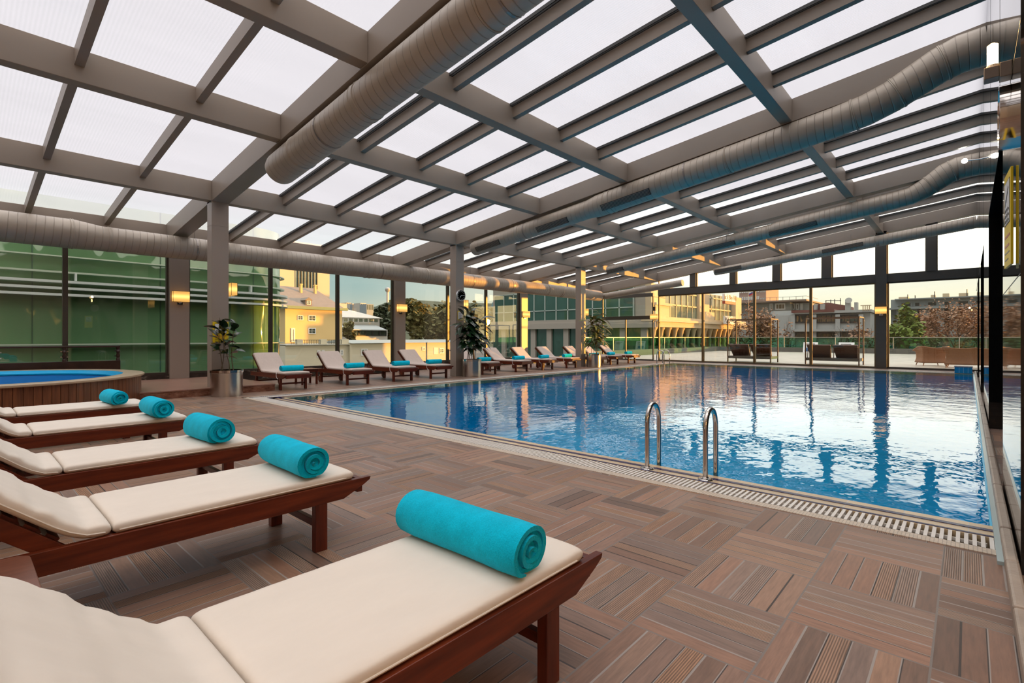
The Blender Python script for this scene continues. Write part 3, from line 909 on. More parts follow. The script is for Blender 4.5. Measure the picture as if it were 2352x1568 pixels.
def plant(label, loc, h, spread, nstem, nleaf, L, W, mat, droop, seed, base=.5, ymax=.30, elr=(-.1,.75)):
    r_ = random.Random(seed); t = thing('potted_plant', label, 'potted plant', loc, group='plants in steel pots')
    pot(t)
    sm = MB(); lm = MB()
    for k in range(nstem):
        a = r_.uniform(0, 6.28); top = Vector((spread*.35*math.cos(a), min(.12, spread*.35*math.sin(a)), h*r_.uniform(.78, 1)))
        b0 = Vector((.12*math.cos(a+1), .12*math.sin(a+1), .45))
        pts = [b0.lerp(top, f) + Vector((.03*math.sin(f*5+k), .03*math.cos(f*4+k), 0)) for f in (0,.25,.5,.75,1)]
        sm.tube(pts, .012, 6, radii=[.010,.009,.008,.007,.004])
        for j in range(nleaf):
            f = base + (1-base)*(j+.5)/nleaf
            p = pts[min(3, int(f*4))].lerp(pts[min(4, int(f*4)+1)], f*4-int(f*4)) if f < 1 else pts[4]
            az = j*2.4+r_.uniform(-.5,.5)+k; el = r_.uniform(*elr)*(1 if f < .9 else 1.6)
            s = r_.uniform(.75,1.15)
            reach = spread*.12 + L*s
            if p.y + math.sin(az)*reach > ymax: az = -az
            if p.y > ymax-.1: p = Vector((p.x, ymax-.1, p.z))
            R = Matrix.Translation(p) @ Matrix.Rotation(az, 4, 'Z') @ Matrix.Rotation(-el, 4, 'Y') @ Matrix.Translation((spread*.12,0,0)) @ Matrix.Rotation(r_.uniform(-.5,.5), 4, 'X')
            sm.tube([p, R @ Vector((0,0,0))], .004, 4, False)
            leaf(lm, R, L*s, W*s, droop*r_.uniform(.5,1.4))
    sm.build('stems', STEM, t, smooth=True); lm.build('foliage', mat, t, smooth=True)
    return t
plant('sparse rubber plant in a steel pot in front of the yellow sign column', (3.78,11.29,0), 1.62, .40, 4, 8, .26, .15, LEAFDARK, .35, 4, .36, .24, (.0,.9))
plant('bushy dark leaved plant in a steel pot by the clock column', (10.64,11.27,0), 2.0, .7, 5, 24, .33, .16, LEAFDARK, .8, 8, .30, .24)
plant('tall variegated plant in a steel pot by the third column', (17.38,11.24,0), 2.25, .7, 5, 24, .36, .12, LEAFVAR, .8, 12, .30, .24)

# ================================================================== LIGHTS ON THE WALLS
SHADE = None
def shade_mat():
    t = NT('lit_shade'); x = t.xyz()
    e = t.node('ShaderNodeEmission'); e.inputs[0].default_value = (1,.52,.13,1)
    k = t.math('MULTIPLY', t.math('ABSOLUTE', x[2]), 9.0)
    gl = t.math('POWER', t.math('SUBTRACT', 1.0, k, clamp=True), 2.0)
    t.l.new(t.math('MULTIPLY_ADD', gl, 1.6, .85), e.inputs[1])
    return t.done(e.outputs[0])
SHADE = shade_mat(); BULB = EM('lamp_tube', (1,.78,.42), 14)
BRASS = M('dark_bronze', (.09,.06,.035), .3, .7)
def make_sconce(label, w=.36):
    t = thing('wall_lamp', label, 'wall lamp', group='lit box lamps on the columns')
    # local: wall is at x=0, lamp sticks out towards +x
    m = MB(); m.box(0, .02, -.065, .065, -.20, -.11); m.build('back_plate', CHROME, t, bevel=.003)
    m = MB(); m.tube([(.02,0,-.155),(.09,0,-.155),(.095,0,-.12)], .012, 8); m.build('arm', CHROME, t, smooth=True)
    m = MB(); m.box(.035, .155, -w/2, w/2, -.13, .13); s = m.build('shade', SHADE, t, bevel=.006)
    m = MB()
    for yy in (-w/2-.003, w/2-.003):
        for xx in (.032, .152): m.box(xx, xx+.006, yy, yy+.006, -.135, .135)
    for zz in (-.135, .129):
        for xx in (.032, .152): m.box(xx, xx+.006, -w/2, w/2, zz, zz+.006)
        for yy in (-w/2-.003, w/2-.003): m.box(.035, .155, yy, yy+.006, zz, zz+.006)
    m.build('shade_frame', BRASS, s)
    return t
S0 = make_sconce('lit box lamp on the pilaster left of the yellow sign column')
S0.location = (3.875, YW-.162, 2.22); S0.rotation_euler = (0,0,-PI/2)
for x, y, rz, lab in ((10.585, YW-.162, -PI/2, 'lit box lamp on the pilaster behind the third and fourth window loungers'),
                      (17.295, YW-.162, -PI/2, 'lit box lamp on the sunlit pilaster beyond the clock column'),
                      (3.60+.327, YC+.14, 0, 'lit lamp on the side of the column with the yellow sign'),
                      (10.31+.327, YC+.14, 0, 'lit lamp on the side of the clock column above the bushy plant'),
                      (17.02+.327, YC+.14, 0, 'lit lamp on the side of the third column above the variegated plant'),
                      (23.726, YC+.13, PI, 'lit lamp on the corner column beside the terrace door'),
                      (XF-.172, 2.475, PI, 'lit lamp on the dark post of the far glass wall')):
    dup(S0, (x, y, 2.22), rz, lab)
for x, lab in ((-2.6, 'lit box lamp on the hotel wall behind the photographer, further left'), (-.2, 'lit box lamp on the hotel wall behind the photographer, closer to the pool')):
    dup(S0, (x, -2.998, 2.3), PI/2, lab)
# warm light that these lamps give
def point(name, loc, e, col, r=.06):
    l = bpy.data.lights.new(name, 'POINT'); l.energy = e; l.color = col; l.shadow_soft_size = r
    o = bpy.data.objects.new(name, l); COL.objects.link(o); o.location = loc; return o
t = thing('flood_lamp', 'bright upright lamp tube on a bracket, high on the black granite wall', 'lamp', (4.32, YR, 2.78))
m = MB(); m.box(-.05, .05, 0, .055, 0, .09); m.box(-.045, .045, .055, .125, .01, .08); m.build('lamp_bracket', M('bracket_brown', (.22,.17,.13), .35), t, bevel=.004)
m = MB(); m.tube([(0,.085,.08),(0,.085,.10)], .03, 16); m.build('lamp_socket', WHITE, t)
m = MB(); m.tube([(0,.085,.10),(0,.085,.105),(0,.085,.225),(0,.085,.235)], .026, 16, radii=[.018,.026,.026,.012]); m.build('lamp_tube', EM('lamp_tube_bright', (1,.62,.22), 30), t, smooth=True)
t = thing('spotlight', 'bright white spotlight beside the duct elbow on the granite wall', 'lamp', (16.45, YR, 5.45))
m = MB(); m.tube([(0,0,0),(0,.22,.02)], .012, 8); m.build('spot_arm', CHROME, t)
m = MB(); m.lathe([(.03,-.09),(.05,-.04),(.07,0),(.062,0),(.05,-.02),(0,-.02)], n=20); m.xform(Matrix.Translation((0,.27,.02)) @ Matrix.Rotation(-PI/2, 4, 'Y')); m.build('spot_head', CHROME, t, smooth=True)
m = MB(); m.lathe([(0,.0),(.058,-.004),(0,-.012)], n=20); m.xform(Matrix.Translation((-.005,.27,.02)) @ Matrix.Rotation(-PI/2, 4, 'Y')); m.build('spot_bulb', EM('spot_white', (1,.93,.78), 60), t)

# ================================================================== CLOCKS, SIGNS, SPEAKER
def clock(name, label, loc, rz, R, depth, rim, face, hand, h1, h2):
    t = thing(name, label, 'clock', loc, rz)     # local: wall x=0, face towards +x
    Q = Matrix.Rotation(PI/2, 4, 'Y')
    m = MB(); m.lathe([(R*.9,0),(R,.0),(R,depth),(R*.9,depth),(R*.88,depth-.02)], n=48, close=True); m.xform(Q); m.build('clock_case', rim, t, smooth=True)
    m = MB(); m.lathe([(0,depth-.012),(R*.9,depth-.012)], n=40); m.xform(Q); m.build('clock_face', face, t)
    tk = MB()
    for k in range(12):
        a = 2*PI*k/12; L = R*(.16 if k % 3 else .22)
        T = Matrix.Translation((depth-.010, math.sin(a)*R*.72, math.cos(a)*R*.72)) @ Matrix.Rotation(-a, 4, 'X'); tk.obox(T, .003, R*.05, L)
    tk.build('hour_marks', hand, t)
    for nm, a, L, w in (('hour_hand', h1, .48, .07), ('minute_hand', h2, .70, .05)):
        b2 = MB(); T = Matrix.Translation((depth-.006, 0, 0)) @ Matrix.Rotation(-a, 4, 'X') @ Matrix.Translation((0,0,R*L/2)); b2.obox(T, .003, R*w, R*L); b2.build(nm, hand, t)
    return t
clock('wall_clock', 'round black clock with white marks on the second column', (10.31+.165, YC-.004, 2.48), -PI/2, .175, .06, SILVER, BLACK, WHITE, math.radians(217), math.radians(90))
clock('wall_clock', 'steel rimmed round clock high on the black granite wall', (4.45, YR, 2.58), PI/2, .20, .055, CHROME, WHITE, BLACK, math.radians(217), math.radians(90))
YEL = M('sign_yellow', (.80,.58,.01), .45); SWHITE = M('sign_white', (.8,.8,.8), .4); SBLACK = M('sign_black', (.01,.01,.01), .4); SRED = M('sign_red', (.45,.02,.01), .4)
def sign(label, loc, rz, w, h, border=True):
    t = thing('notice_sign', label, 'sign', loc, rz)   # local: wall x=0, sign faces +x, y to the reader's right is -y... x out
    m = MB(); m.box(0, .012, -w/2, w/2, -h/2, h/2); m.build('sign_plate', YEL, t, bevel=.002)
    pw = w*.72; ph_ = h*.44; zc = h*.18
    m = MB(); m.box(.012, .0135, -pw/2-.006, pw/2+.006, zc-ph_/2-.006, zc+ph_/2+.006); m.build('picture_border', SBLACK, t)
    m = MB(); m.box(.0135, .0145, -pw/2, pw/2, zc-ph_/2, zc+ph_/2); m.build('picture_panel', SWHITE, t)
    # diving swimmer over three wavy lines
    m = MB()
    for k in range(3):
        z = zc-ph_*.44+k*ph_*.13
        for j in range(10):
            y0 = -pw*.42+pw*.084*j
            m.obox(Matrix.Translation((.0152, y0+pw*.042, z+ph_*.02*math.sin(j*1.9))) @ Matrix.Rotation(.35*math.cos(j*1.9), 4, 'X'), .001, pw*.09, ph_*.05)
    m.obox(Matrix.Translation((.0152, pw*.02, zc+ph_*.15)) @ Matrix.Rotation(.6, 4, 'X'), .001, pw*.42, ph_*.07)
    m.obox(Matrix.Translation((.0152, -pw*.27, zc+ph_*.02)) @ Matrix.Rotation(.9, 4, 'X'), .001, pw*.22, ph_*.05)
    m.obox(Matrix.Translation((.0152, pw*.25, zc+ph_*.30)) @ Matrix.Rotation(.3, 4, 'X'), .001, pw*.2, ph_*.05)
    m.xform(Matrix.Identity(4))
    m.build('pictogram', SBLACK, t)
    m = MB()
    for k in range(2): m.box(.012, .0132, -w*(.36-.02*k), w*(.36-.1*k), -h*(.19+.1*k), -h*(.165+.1*k))
    m.build('text_line', SRED, t)
    m = MB()
    for k in range(2): m.box(.012, .0132, -w*.36, w*(.3-.15*k), -h*(.36+.07*k), -h*(.345+.07*k))
    m.build('text_line', SBLACK, t)
    return t
sign('yellow no diving notice on the first column behind the rubber plant', (3.60+.165, YC-.005, 1.30), -PI/2, .30, .43)
sign('tall yellow notice sign on the black granite wall', (4.22, YR+.012, 1.90), PI/2+.05, .30, .56)
t = thing('small_notice', 'small framed white notice on the clock column above the bushy plant', 'sign', (10.31+.17, YC-.005, 1.86), -PI/2)
m = MB(); m.box(0, .012, -.11, .11, -.14, .14); m.build('notice_plate', YEL, t, bevel=.002)
m = MB(); m.box(.012, .014, -.095, .095, -.12, .12); m.build('notice_paper', SWHITE, t)
m = MB()
for k in range(5): m.box(.014, .0148, -.07, .05-.02*(k % 2), .07-.035*k, .08-.035*k)
m.build('notice_lines', SBLACK, t)
t = thing('wall_speaker', 'small black speaker box above the lamp on the corner column', 'speaker', (23.726, YC+.10, 2.62), PI)
m = MB(); m.box(.02, .14, -.07, .07, -.10, .10); m.build('speaker_cabinet', BLACK, t, bevel=.008)
m = MB(); m.box(.14, .145, -.058, .058, -.085, .085); m.build('speaker_grille', TRACK, t)
m = MB(); m.box(0, .02, -.02, .02, -.04, .04); m.build('speaker_bracket', STEEL, t)

# ================================================================== HOT TUB
TUBC = (.20, 12.36); TR = 2.33; TH_ = .52
t = thing('hot_tub', 'round wooden hot tub with stone rim behind the near loungers', 'hot tub', (TUBC[0], TUBC[1], 0))
m = MB(); nb = 132
for k in range(nb):
    a = 2*PI*k/nb
    T = Matrix.Rotation(a, 4, 'Z') @ Matrix.Translation((TR-.035, 0, (TH_-.04)/2+.005)); m.obox(T, .03, 2*PI*TR/nb-.008, TH_-.045)
t_c = m.build('slat_cladding', TUBWOOD, t, bevel=0)
m = MB(); m.lathe([(TR-.05,.01),(TR-.05,TH_-.05)], n=96, cap=False); m.build('tub_wall', BLACK, t)
m = MB(); m.lathe([(TR-.30,TH_-.04),(TR+.02,TH_-.04),(TR+.03,TH_-.03),(TR+.03,TH_-.005),(TR+.02,TH_),(TR-.30,TH_)], n=96, close=True)
m.build('stone_rim', M('tub_rim_stone', (.46,.36,.25), .3, var=(7,.25)), t, smooth=True)
BLUE1 = M('tub_shell_blue', (.0,.25,.80), .4); BLUE2 = M('tub_lip_blue', (.0,.42,.85), .2)
m = MB(); m.lathe([(TR-.30,TH_-.002),(TR-.32,TH_-.005),(TR-.47,TH_-.055),(TR-.47,TH_-.08),(TR-.30,TH_-.04)], n=96, close=True); m.build('inner_lip', BLUE2, t, smooth=True)
m = MB(); m.lathe([(TR-.45,TH_-.06),(TR-.55,.10),(0,.06)], n=64, cap=False); m.build('tub_shell', BLUE1, t, smooth=True)
m = MB(); m.lathe([(0,0),(TR-.53,0)], n=64); o = m.build('tub_water', TUBWATER, loc=(TUBC[0], TUBC[1], .27)); tag(o, 'still blue water inside the round hot tub', 'water', kind='stuff')
t = thing('balustrade', 'dark wooden balustrade with glass infill behind the hot tub', 'railing', (0, 14.83, 0))
m = MB(); m.box(-2.4, 2.66, -.035, .035, .965, 1.005); m.build('handrail', DARKWOOD, t, bevel=.01)
m = MB(); m.box(-2.4, 2.66, -.04, .04, .155, .66); m.build('bottom_board', DARKWOOD, t, bevel=.006)
for x in (-2.3, -.85, .62, 1.70 - .03, 2.62):
    m = MB(); m.lathe([(.04,.66),(.04,.70),(.028,.72),(.045,.77),(.028,.82),(.045,.87),(.028,.91),(.04,.94),(.04,.966)], c=(x,0,0), n=14); m.build('turned_post', DARKWOOD, t, smooth=True)
for a, b2 in ((-2.25,-.9), (-.8,.57), (.67,1.62), (1.72,2.57)):
    m = MB(); m.box(a, b2, -.005, .005, .685, .945); p = m.build('glass_infill', CLEAR, t)
    m = MB()
    for xx in (a, b2):
        for zz in (.76, .88): m.box(xx-.02, xx+.02, -.012, .012, zz-.012, zz+.012)
    m.build('glass_clip', CHROME, p)

# ================================================================== POOL LADDERS + SMALL THINGS
def handrail_pts(w, h, arch, down):
    pts = [(0,0,0), (0,0,h-arch)]
    for k in range(1, 12):
        a = PI*k/12; pts.append((w/2-w/2*math.cos(a), 0, h-arch+arch*math.sin(a)))
    return pts + [(w,0,h-arch), (w,0,-down)]
def ladder(label, loc, rz, w, gap, h, arch, r):
    t = thing('pool_ladder', label, 'pool ladder', loc, rz, 'pool ladders')
    for s in (-1, 1):
        m = MB(); m.tube([(p[0], p[1]+s*gap/2, p[2]) for p in handrail_pts(w, h, arch, .95)], r, 16); m.build('handrail', CHROME, t, smooth=True)
        m = MB(); m.lathe([(0,0),(r*2.8,0),(r*2.6,.006),(r*1.3,.012),(r*1.1,.02),(0,.02)], c=(0, s*gap/2, 0), n=24); m.build('flange', CHROME, t, smooth=True)
    for k in range(3):
        m = MB(); m.box(w-.03, w+.05, -gap/2, gap/2, -.3-.28*k, -.27-.28*k); m.build('tread', STEEL, t)
    return t
ladder('polished steel pool ladder rails at the near pool edge', (4.283, 1.925, -.0018), 0, .235, .535, .58, .17, .0215)
ladder('polished steel pool ladder at the far corner of the pool', (21.3, 10.30, -.0018), -PI/2, .34, .56, .62, .19, .021)
t = thing('float_block', 'blue block with pale top at the far right corner of the pool', 'block', (22.37, -.07, .001))
m = MB(); m.box(0, .40, -.02, .42, 0, .20); m.build('block_body', M('block_blue', (.0,.25,.52), .35), t, bevel=.006)
m = MB(); m.box(-.01, .41, -.03, .43, .20, .235); m.build('block_lid', M('block_grey', (.28,.25,.28), .5), t, bevel=.005)
m = MB()
for yy in (.08, .19, .30): m.box(-.004, .0, yy, yy+.012, .01, .2)
m.build('block_rib', M('block_pale', (.25,.5,.7), .4), t)
# ================================================================== OUTSIDE
GROUND = M('city_ground', (.10,.095,.08), .9, var=(.05,.3))
m = MB(); m.box(-300, 900, -500, 900, -6.5, -6); m.build('ground', GROUND, kind='structure')
# ---- terrace beyond the far glass wall
TX, TY = 46.0, 16.5
m = MB(); m.box(24.06, TX, -30, TY, -.25, -.02); m.build('terrace_floor', TERRACE, kind='structure')
KERB = M('terrace_kerb', (.12,.115,.10), .6, var=(3,.2))
m = MB(); m.box(TX, TX+.4, -30, TY+.4, -6, .36); m.box(24.3, TX, TY, TY+.4, -6, .36); m.build('trim_7', KERB, kind='structure')
t = thing('glass_railing', 'green tinted glass railing with pale top rail along the terrace edge', 'railing', (0,0,.36))
RAIL = M('rail_cap', (.5,.48,.40), .35, .5)
m = MB(); m.box(TX+.15, TX+.2, -30, TY+.2, .80, .835); m.box(24.3, TX+.2, TY+.15, TY+.2, .80, .835); m.build('top_rail', RAIL, t)
y = -14.0
while y < TY:
    m = MB(); m.box(TX+.17, TX+.182, y+.02, min(y+3.6, TY+.15)-.02, 0, .80); m.build('glass_panel', GREENPANE, t)
    p = MB(); p.box(TX+.15, TX+.2, y-.02, y+.02, 0, .80); p.build('post', RAIL, t); y += 3.62
x = 24.4
while x < TX:
    m = MB(); m.box(x+.02, min(x+3.6, TX+.15)-.02, TY+.17, TY+.182, 0, .80); m.build('glass_panel', GREENPANE, t)
    p = MB(); p.box(x-.02, x+.02, TY+.15, TY+.2, 0, .80); p.build('post', RAIL, t); x += 3.62
# ---- canopy daybeds
RATTAN = M('brown_rattan', (.085,.032,.015), .55, var=(60,.4), bump=(160,.5)); DBFRAME = M('daybed_frame', (.14,.075,.04), .45)
DBPLAT = M('daybed_base', (.10,.085,.07), .5)
def daybed(label, y0, y1, x0=25.75, x1=26.95):
    t = thing('canopy_daybed', label, 'daybed', ((x0+x1)/2, (y0+y1)/2, -.02), 0, 'canopy daybeds on the terrace')
    hx, hy = (x1-x0)/2, (y1-y0)/2
    for a in (-1, 1):
        for b2 in (-1, 1):
            m = MB(); m.box(a*hx-.025, a*hx+.025, b2*hy-.025, b2*hy+.025, 0, 2.06); m.build('post', DBFRAME, t)
    m = MB()
    for a in (-1, 1): m.box(a*hx-.025, a*hx+.025, -hy, hy, 2.05, 2.10)
    for b2 in (-1, 1): m.box(-hx, hx, b2*hy-.025, b2*hy+.025, 2.05, 2.10)
    m.build('canopy_frame', DBFRAME, t)
    m = MB(); m.box(-hx, hx, -hy, hy, .18, .30); m.build('platform', DBPLAT, t)
    for b2, dy in ((-1, .0), (1, .0)):
        c = b2*hy*.5
        # backrest leans towards the hall, its back seen from inside; head end wider
        m = MB()
        m.add([(-hx+.50, c-.40, .30), (-hx+.50, c+.40, .30), (-hx+.02, c+.46, .86), (-hx+.02, c-.46, .86),
               (-hx+.56, c-.40, .32), (-hx+.56, c+.40, .32), (-hx+.08, c+.46, .89), (-hx+.08, c-.46, .89)],
              [(0,1,2,3),(7,6,5,4),(0,4,5,1),(1,5,6,2),(2,6,7,3),(3,7,4,0)])
        bk = m.build('backrest', RATTAN, t)
        p = MB(); p.tube([(-hx+.14, c-.43, .72), (-hx+.10, c-.44, .30)], .015, 6); p.tube([(-hx+.14, c+.43, .72), (-hx+.10, c+.44, .30)], .015, 6); p.build('prop', DBFRAME, bk)
    return t
daybed('canopy daybed with two brown backrests, left of the pair on the terrace', 6.90, 8.85)
daybed('canopy daybed with two brown backrests, right of the pair beside the dark post', 3.45, 5.45)
# ---- wicker armchairs
WICK = M('honey_wicker', (.34,.16,.075), .6, var=(50,.4), bump=(120,.6))
def armchair(label, x, y, rz, w):
    t = thing('wicker_armchair', label, 'chair', (x, y, -.02), rz, 'wicker armchairs on the terrace')
    # woven wall: back and two wings, pinched at the waist, flared at foot and rolled out at the top; open to +x
    lev = ((.13,.045),(.20,.015),(.34,-.02),(.52,-.015),(.66,.0),(.76,.035),(.82,.085),(.835,.13))
    plan = []
    for i in range(9): plan.append((.42-.66*i/8, w, 0))                     # right wing, front to back
    for i in range(1, 12): plan.append((-.24-.03*math.sin(PI*i/12), w-2*w*i/12, 1))
    for i in range(9): plan.append((-.24+.66*i/8, -w, 0))
    vs = []; fs = []; n = len(plan)-1; k = len(lev)
    for (x, y, bk) in plan:
        yn = abs(y)/w; dip = (1-yn**2)*.07 if bk else max(0, (x+.24)/.66)**1.5*.20
        for (z, o) in lev:
            zz = z - dip*(z/.83)**3
            nx, ny = (-1, 0) if bk else (0, 1 if y > 0 else -1)
            if not bk and x < -.15: nx, ny = -.7, .7*ny
            vs.append((x+nx*o, y+ny*o, zz))
    for i in range(n):
        for j in range(k-1): fs.append((i*k+j, (i+1)*k+j, (i+1)*k+j+1, i*k+j+1))
    m = MB(); m.add(vs, fs); o = m.build('woven_shell', WICK, t, smooth=True)
    md = o.modifiers.new('Solidify', 'SOLIDIFY'); md.thickness = .03; md.offset = 0
    m = MB(); m.box(-.20, .42, -w+.04, w-.04, .27, .36); m.build('seat', WICK, t, bevel=.02)
    for a in (-1, 1):
        for b2 in (-1, 1):
            p = MB(); p.tube([(.08+a*.28, b2*(w-.08), .28), (.08+a*.34, b2*(w-.0), 0)], .02, 8, radii=[.028,.016]); p.build('leg', WICK, t, smooth=True)
armchair('honey wicker armchair with its back turned three quarters, left of two on the terrace', 28.1, 1.18, .42, .40)
armchair('wide honey wicker armchair seen from behind, next to the granite wall, right of two', 26.95, .17, -.06, .50)

# ---- notice boards hung on the railing
for yy, lab in ((9.3, 'white notice board with blue strip hung inside the glass railing'), (6.9, 'plain white notice board hung inside the glass railing, right of the other')):
    t = thing('notice_board', lab, 'sign', (TX-.6, yy, -.02))
    m = MB(); m.add([(0,-.5,0),(0,.5,0),(.25,.5,.82),(.25,-.5,.82),(.06,-.5,0),(.06,.5,0),(.31,.5,.82),(.31,-.5,.82)], [(0,1,2,3),(7,6,5,4),(0,4,5,1),(1,5,6,2),(2,6,7,3),(3,7,4,0)])
    m.build('board', SWHITE, t)
    m = MB()
    for k in range(2):
        z = .66-.14*k; m.add([(z*.304-.012,-.3,z),(z*.304-.012,.36-.2*k,z),((z+.05)*.304-.012,.36-.2*k,z+.05),((z+.05)*.304-.012,-.3,z+.05)], [(0,3,2,1)])
    m.build('board_text', SBLACK, t)
    if 'blue' in lab:
        m = MB(); z = .1; m.add([(z*.304-.014,-.25,z),(z*.304-.014,.38,z),((z+.28)*.304-.014,.38,z+.28),((z+.28)*.304-.014,-.25,z+.28)], [(0,3,2,1)])
        m.build('board_strip', M('board_blue', (.02,.12,.3), .5), t)

# ================================================================== BUILDINGS
def facade_glass(name, dark, refl_rough=.04, bumpv=.0, bscale=.4):
    t = NT(name); nrm = None
    n = t.noise(t.coord((1,1,.35)), bscale, 3)
    if bumpv: nrm = t.bump(n, bumpv, .3)
    c = t.mix(n, (*[d*.55 for d in dark], 1), (*[d*1.5 for d in dark], 1))
    return t.done(t.pbsdf(c, refl_rough, 0, nrm, .7))
GREENGL = facade_glass('green_facade_glass', (.11,.215,.10), .03, .9, .35)
DARKGL = facade_glass('dark_building_glass', (.045,.06,.045), .05, .25, .5)
PALEGL = facade_glass('pale_building_glass', (.20,.23,.17), .05, .2, .5)
# ---- curved green glass wing right outside the window wall
t = thing('glass_building', 'green glass building with curved corner and white louvre bands behind the hot tub', 'building', (0,0,-6))
YG, XG, RG = 19.3, 7.35, 1.45
def gpath(off=0.0, x0=-40, tail=24):
    pts = [(x0, YG-off), (XG, YG-off)]
    for k in range(1, 13):
        a = -PI/2 + PI/2*k/12; pts.append((XG+(RG+off)*math.cos(a), YG+RG+(RG+off)*math.sin(a)))
    pts.append((XG+RG+off, YG+tail)); return pts
def wallstrip(mb, off, z0, z1, th, **k):
    a = gpath(off, **k); b2 = gpath(off-th, **k); n = len(a)
    vs = [(p[0], p[1], z0) for p in a] + [(p[0], p[1], z0) for p in b2] + [(p[0], p[1], z1) for p in a] + [(p[0], p[1], z1) for p in b2]
    fs = []
    for i in range(n-1):
        fs += [(i, i+1, 2*n+i+1, 2*n+i), (n+i+1, n+i, 3*n+i, 3*n+i+1), (2*n+i, 2*n+i+1, 3*n+i+1, 3*n+i), (i+1, i, n+i, n+i+1)]
    fs += [(0, 2*n, 3*n, n), (n-1, 2*n-1, 4*n-1, 3*n-1)]
    mb.add(vs, fs)
m = MB(); wallstrip(m, 0, 0, 11.2, .2); m.build('curtain_wall', GREENGL, t, smooth=True)
LOUV = M('white_louvre', (.66,.70,.64), .4)
for z in (2.40, 2.585, 2.77):
    m = MB(); wallstrip(m, .28, 6+z-.035, 6+z+.035, .22); m.build('louvre_band', LOUV, t, smooth=True)
for z, w in ((3.05, .05), (3.50, .035), (.99, .04)):
    m = MB(); wallstrip(m, .16, 6+z-w/2, 6+z+w/2, .12); m.build('thin_rail', M('rail_pale_green', (.45,.52,.40), .4), t, smooth=True)
for x in (-8, -5.4, -2.8, -.2, 2.4, 5.0, 7.2):
    m = MB(); m.box(x-.022, x+.022, YG-.24, YG+.02, 6+2.82, 6+3.04); m.build('bracket', LOUV, t)
JG = M('facade_joint', (.03,.09,.045), .4)
for x in (-10.5, -7.5, -4.5, -1.5, 1.5, 4.5, 7.35):
    m = MB(); m.box(x-.012, x+.012, YG-.012, YG, 0, 11.2); m.build('joint', JG, t)

def win(mb_f, mb_p, ax, c, a, b2, z0, z1, fr, sgn=-1, nv=1, nh=1):
    """window with frame on a wall plane: ax 'Y' or 'X' at c, facing sgn"""
    def bx(mb, a0, a1, z0_, z1_, d0, d1):
        if ax == 'Y': mb.box(a0, a1, c+sgn*d0, c+sgn*d1, z0_, z1_)
        else: mb.box(c+sgn*d0, c+sgn*d1, a0, a1, z0_, z1_)
    lo, hi = min(a, b2), max(a, b2)
    bx(mb_f, lo, lo+fr, z0, z1, 0, fr*.8); bx(mb_f, hi-fr, hi, z0, z1, 0, fr*.8)
    bx(mb_f, lo+fr, hi-fr, z0, z0+fr, 0, fr*.8); bx(mb_f, lo+fr, hi-fr, z1-fr, z1, 0, fr*.8)
    for k in range(1, nv+1): 
        x = lo+(hi-lo)*k/(nv+1); bx(mb_f, x-fr*.22, x+fr*.22, z0+fr, z1-fr, 0, fr*.5)
    for k in range(1, nh+1):
        z = z0+(z1-z0)*k/(nh+1); bx(mb_f, lo+fr, hi-fr, z-fr*.22, z+fr*.22, 0, fr*.5)
    bx(mb_p, lo+fr*.5, hi-fr*.5, z0+fr*.5, z1-fr*.5, 0, fr*.15)
def winpart(parent, ax, c, a, b2, z0, z1, fr=.12, sgn=-1, nv=1, nh=1, mf=None, mp=None, name='window'):
    f = MB(); p = MB(); win(f, p, ax, c, a, b2, z0, z1, fr, sgn, nv, nh)
    o = f.build(name, mf or WHITE, parent); p.build('pane', mp or DARKGL, o); return o
YELW = M('yellow_stucco', (.72,.52,.24), .8, var=(.3,.08)); CREAMW = M('cream_stucco', (.62,.55,.40), .8, var=(.2,.1))
ROOFT = M('grey_roof_tiles', (.24,.19,.145), .7, var=(2,.2)); COPPER = M('green_copper_eave', (.20,.27,.15), .6)
BEIGE = M('beige_tower_wall', (.62,.52,.40), .75)
# ---- yellow house with hipped roof
D = 85.0
def zY(v, d, u=720): return aY(u, v, d)[2]
t = thing('yellow_house', 'yellow house with grey hipped roof, dormer and two chimneys', 'building')
xl, xr = aY(655, 774, D)[0], aY(786, 774, D)[0]
ze, zr = zY(709, D), zY(662, D)
m = MB(); m.box(xl, xr, D, D+16, -6, ze); m.build('wall', YELW, t)
m = MB(); y1 = D+16; ym = D+8; xr2 = xr+.6; ridge = aY(728, 662, ym)[0]+1.0
m.add([(xl-.6, D-.6, ze), (xr2, D-.6, ze), (xr2, y1+.6, ze), (xl-.6, y1+.6, ze), (xl-.6, ym, zr+.8), (ridge-1.5, ym, zr+.8)],
      [(0,1,5,4), (1,2,5), (2,3,4,5), (3,0,4), (3,2,1,0)])
m.build('roof', ROOFT, t)
m = MB(); m.box(xl-.7, xr+.75, D-.75, D-.1, ze-.15, ze+.35); m.build('eave', COPPER, t)
for u0, u1, v0, v1 in ((683,696,725,736), (708,725,724,737.5), (708,725,753,766.5)):
    winpart(t, 'Y', D, aY(u0,0,D)[0], aY(u1,0,D)[0], zY(v1,D), zY(v0,D), .13)
winpart(t, 'Y', D, aY(668,0,D)[0], aY(677,0,D)[0], zY(785,D), zY(754,D), .22)
xd = aY(709, 0, D+.6)[0]
dm = MB(); dm.box(xd-.55, xd+.55, D+.6, D+4, zY(703,D+.6), zY(690,D+.6)); dm.prism([(xd-.7, zY(690,D+.6)), (xd+.7, zY(690,D+.6)), (xd, zY(683,D+.6))], 1, D+.5, D+4.5)
dm = dm.build('dormer', ROOFT, t)
winpart(dm, 'Y', D+.6, xd-.36, xd+.36, zY(700,D+.6), zY(691,D+.6), .1, name='dormer_window')
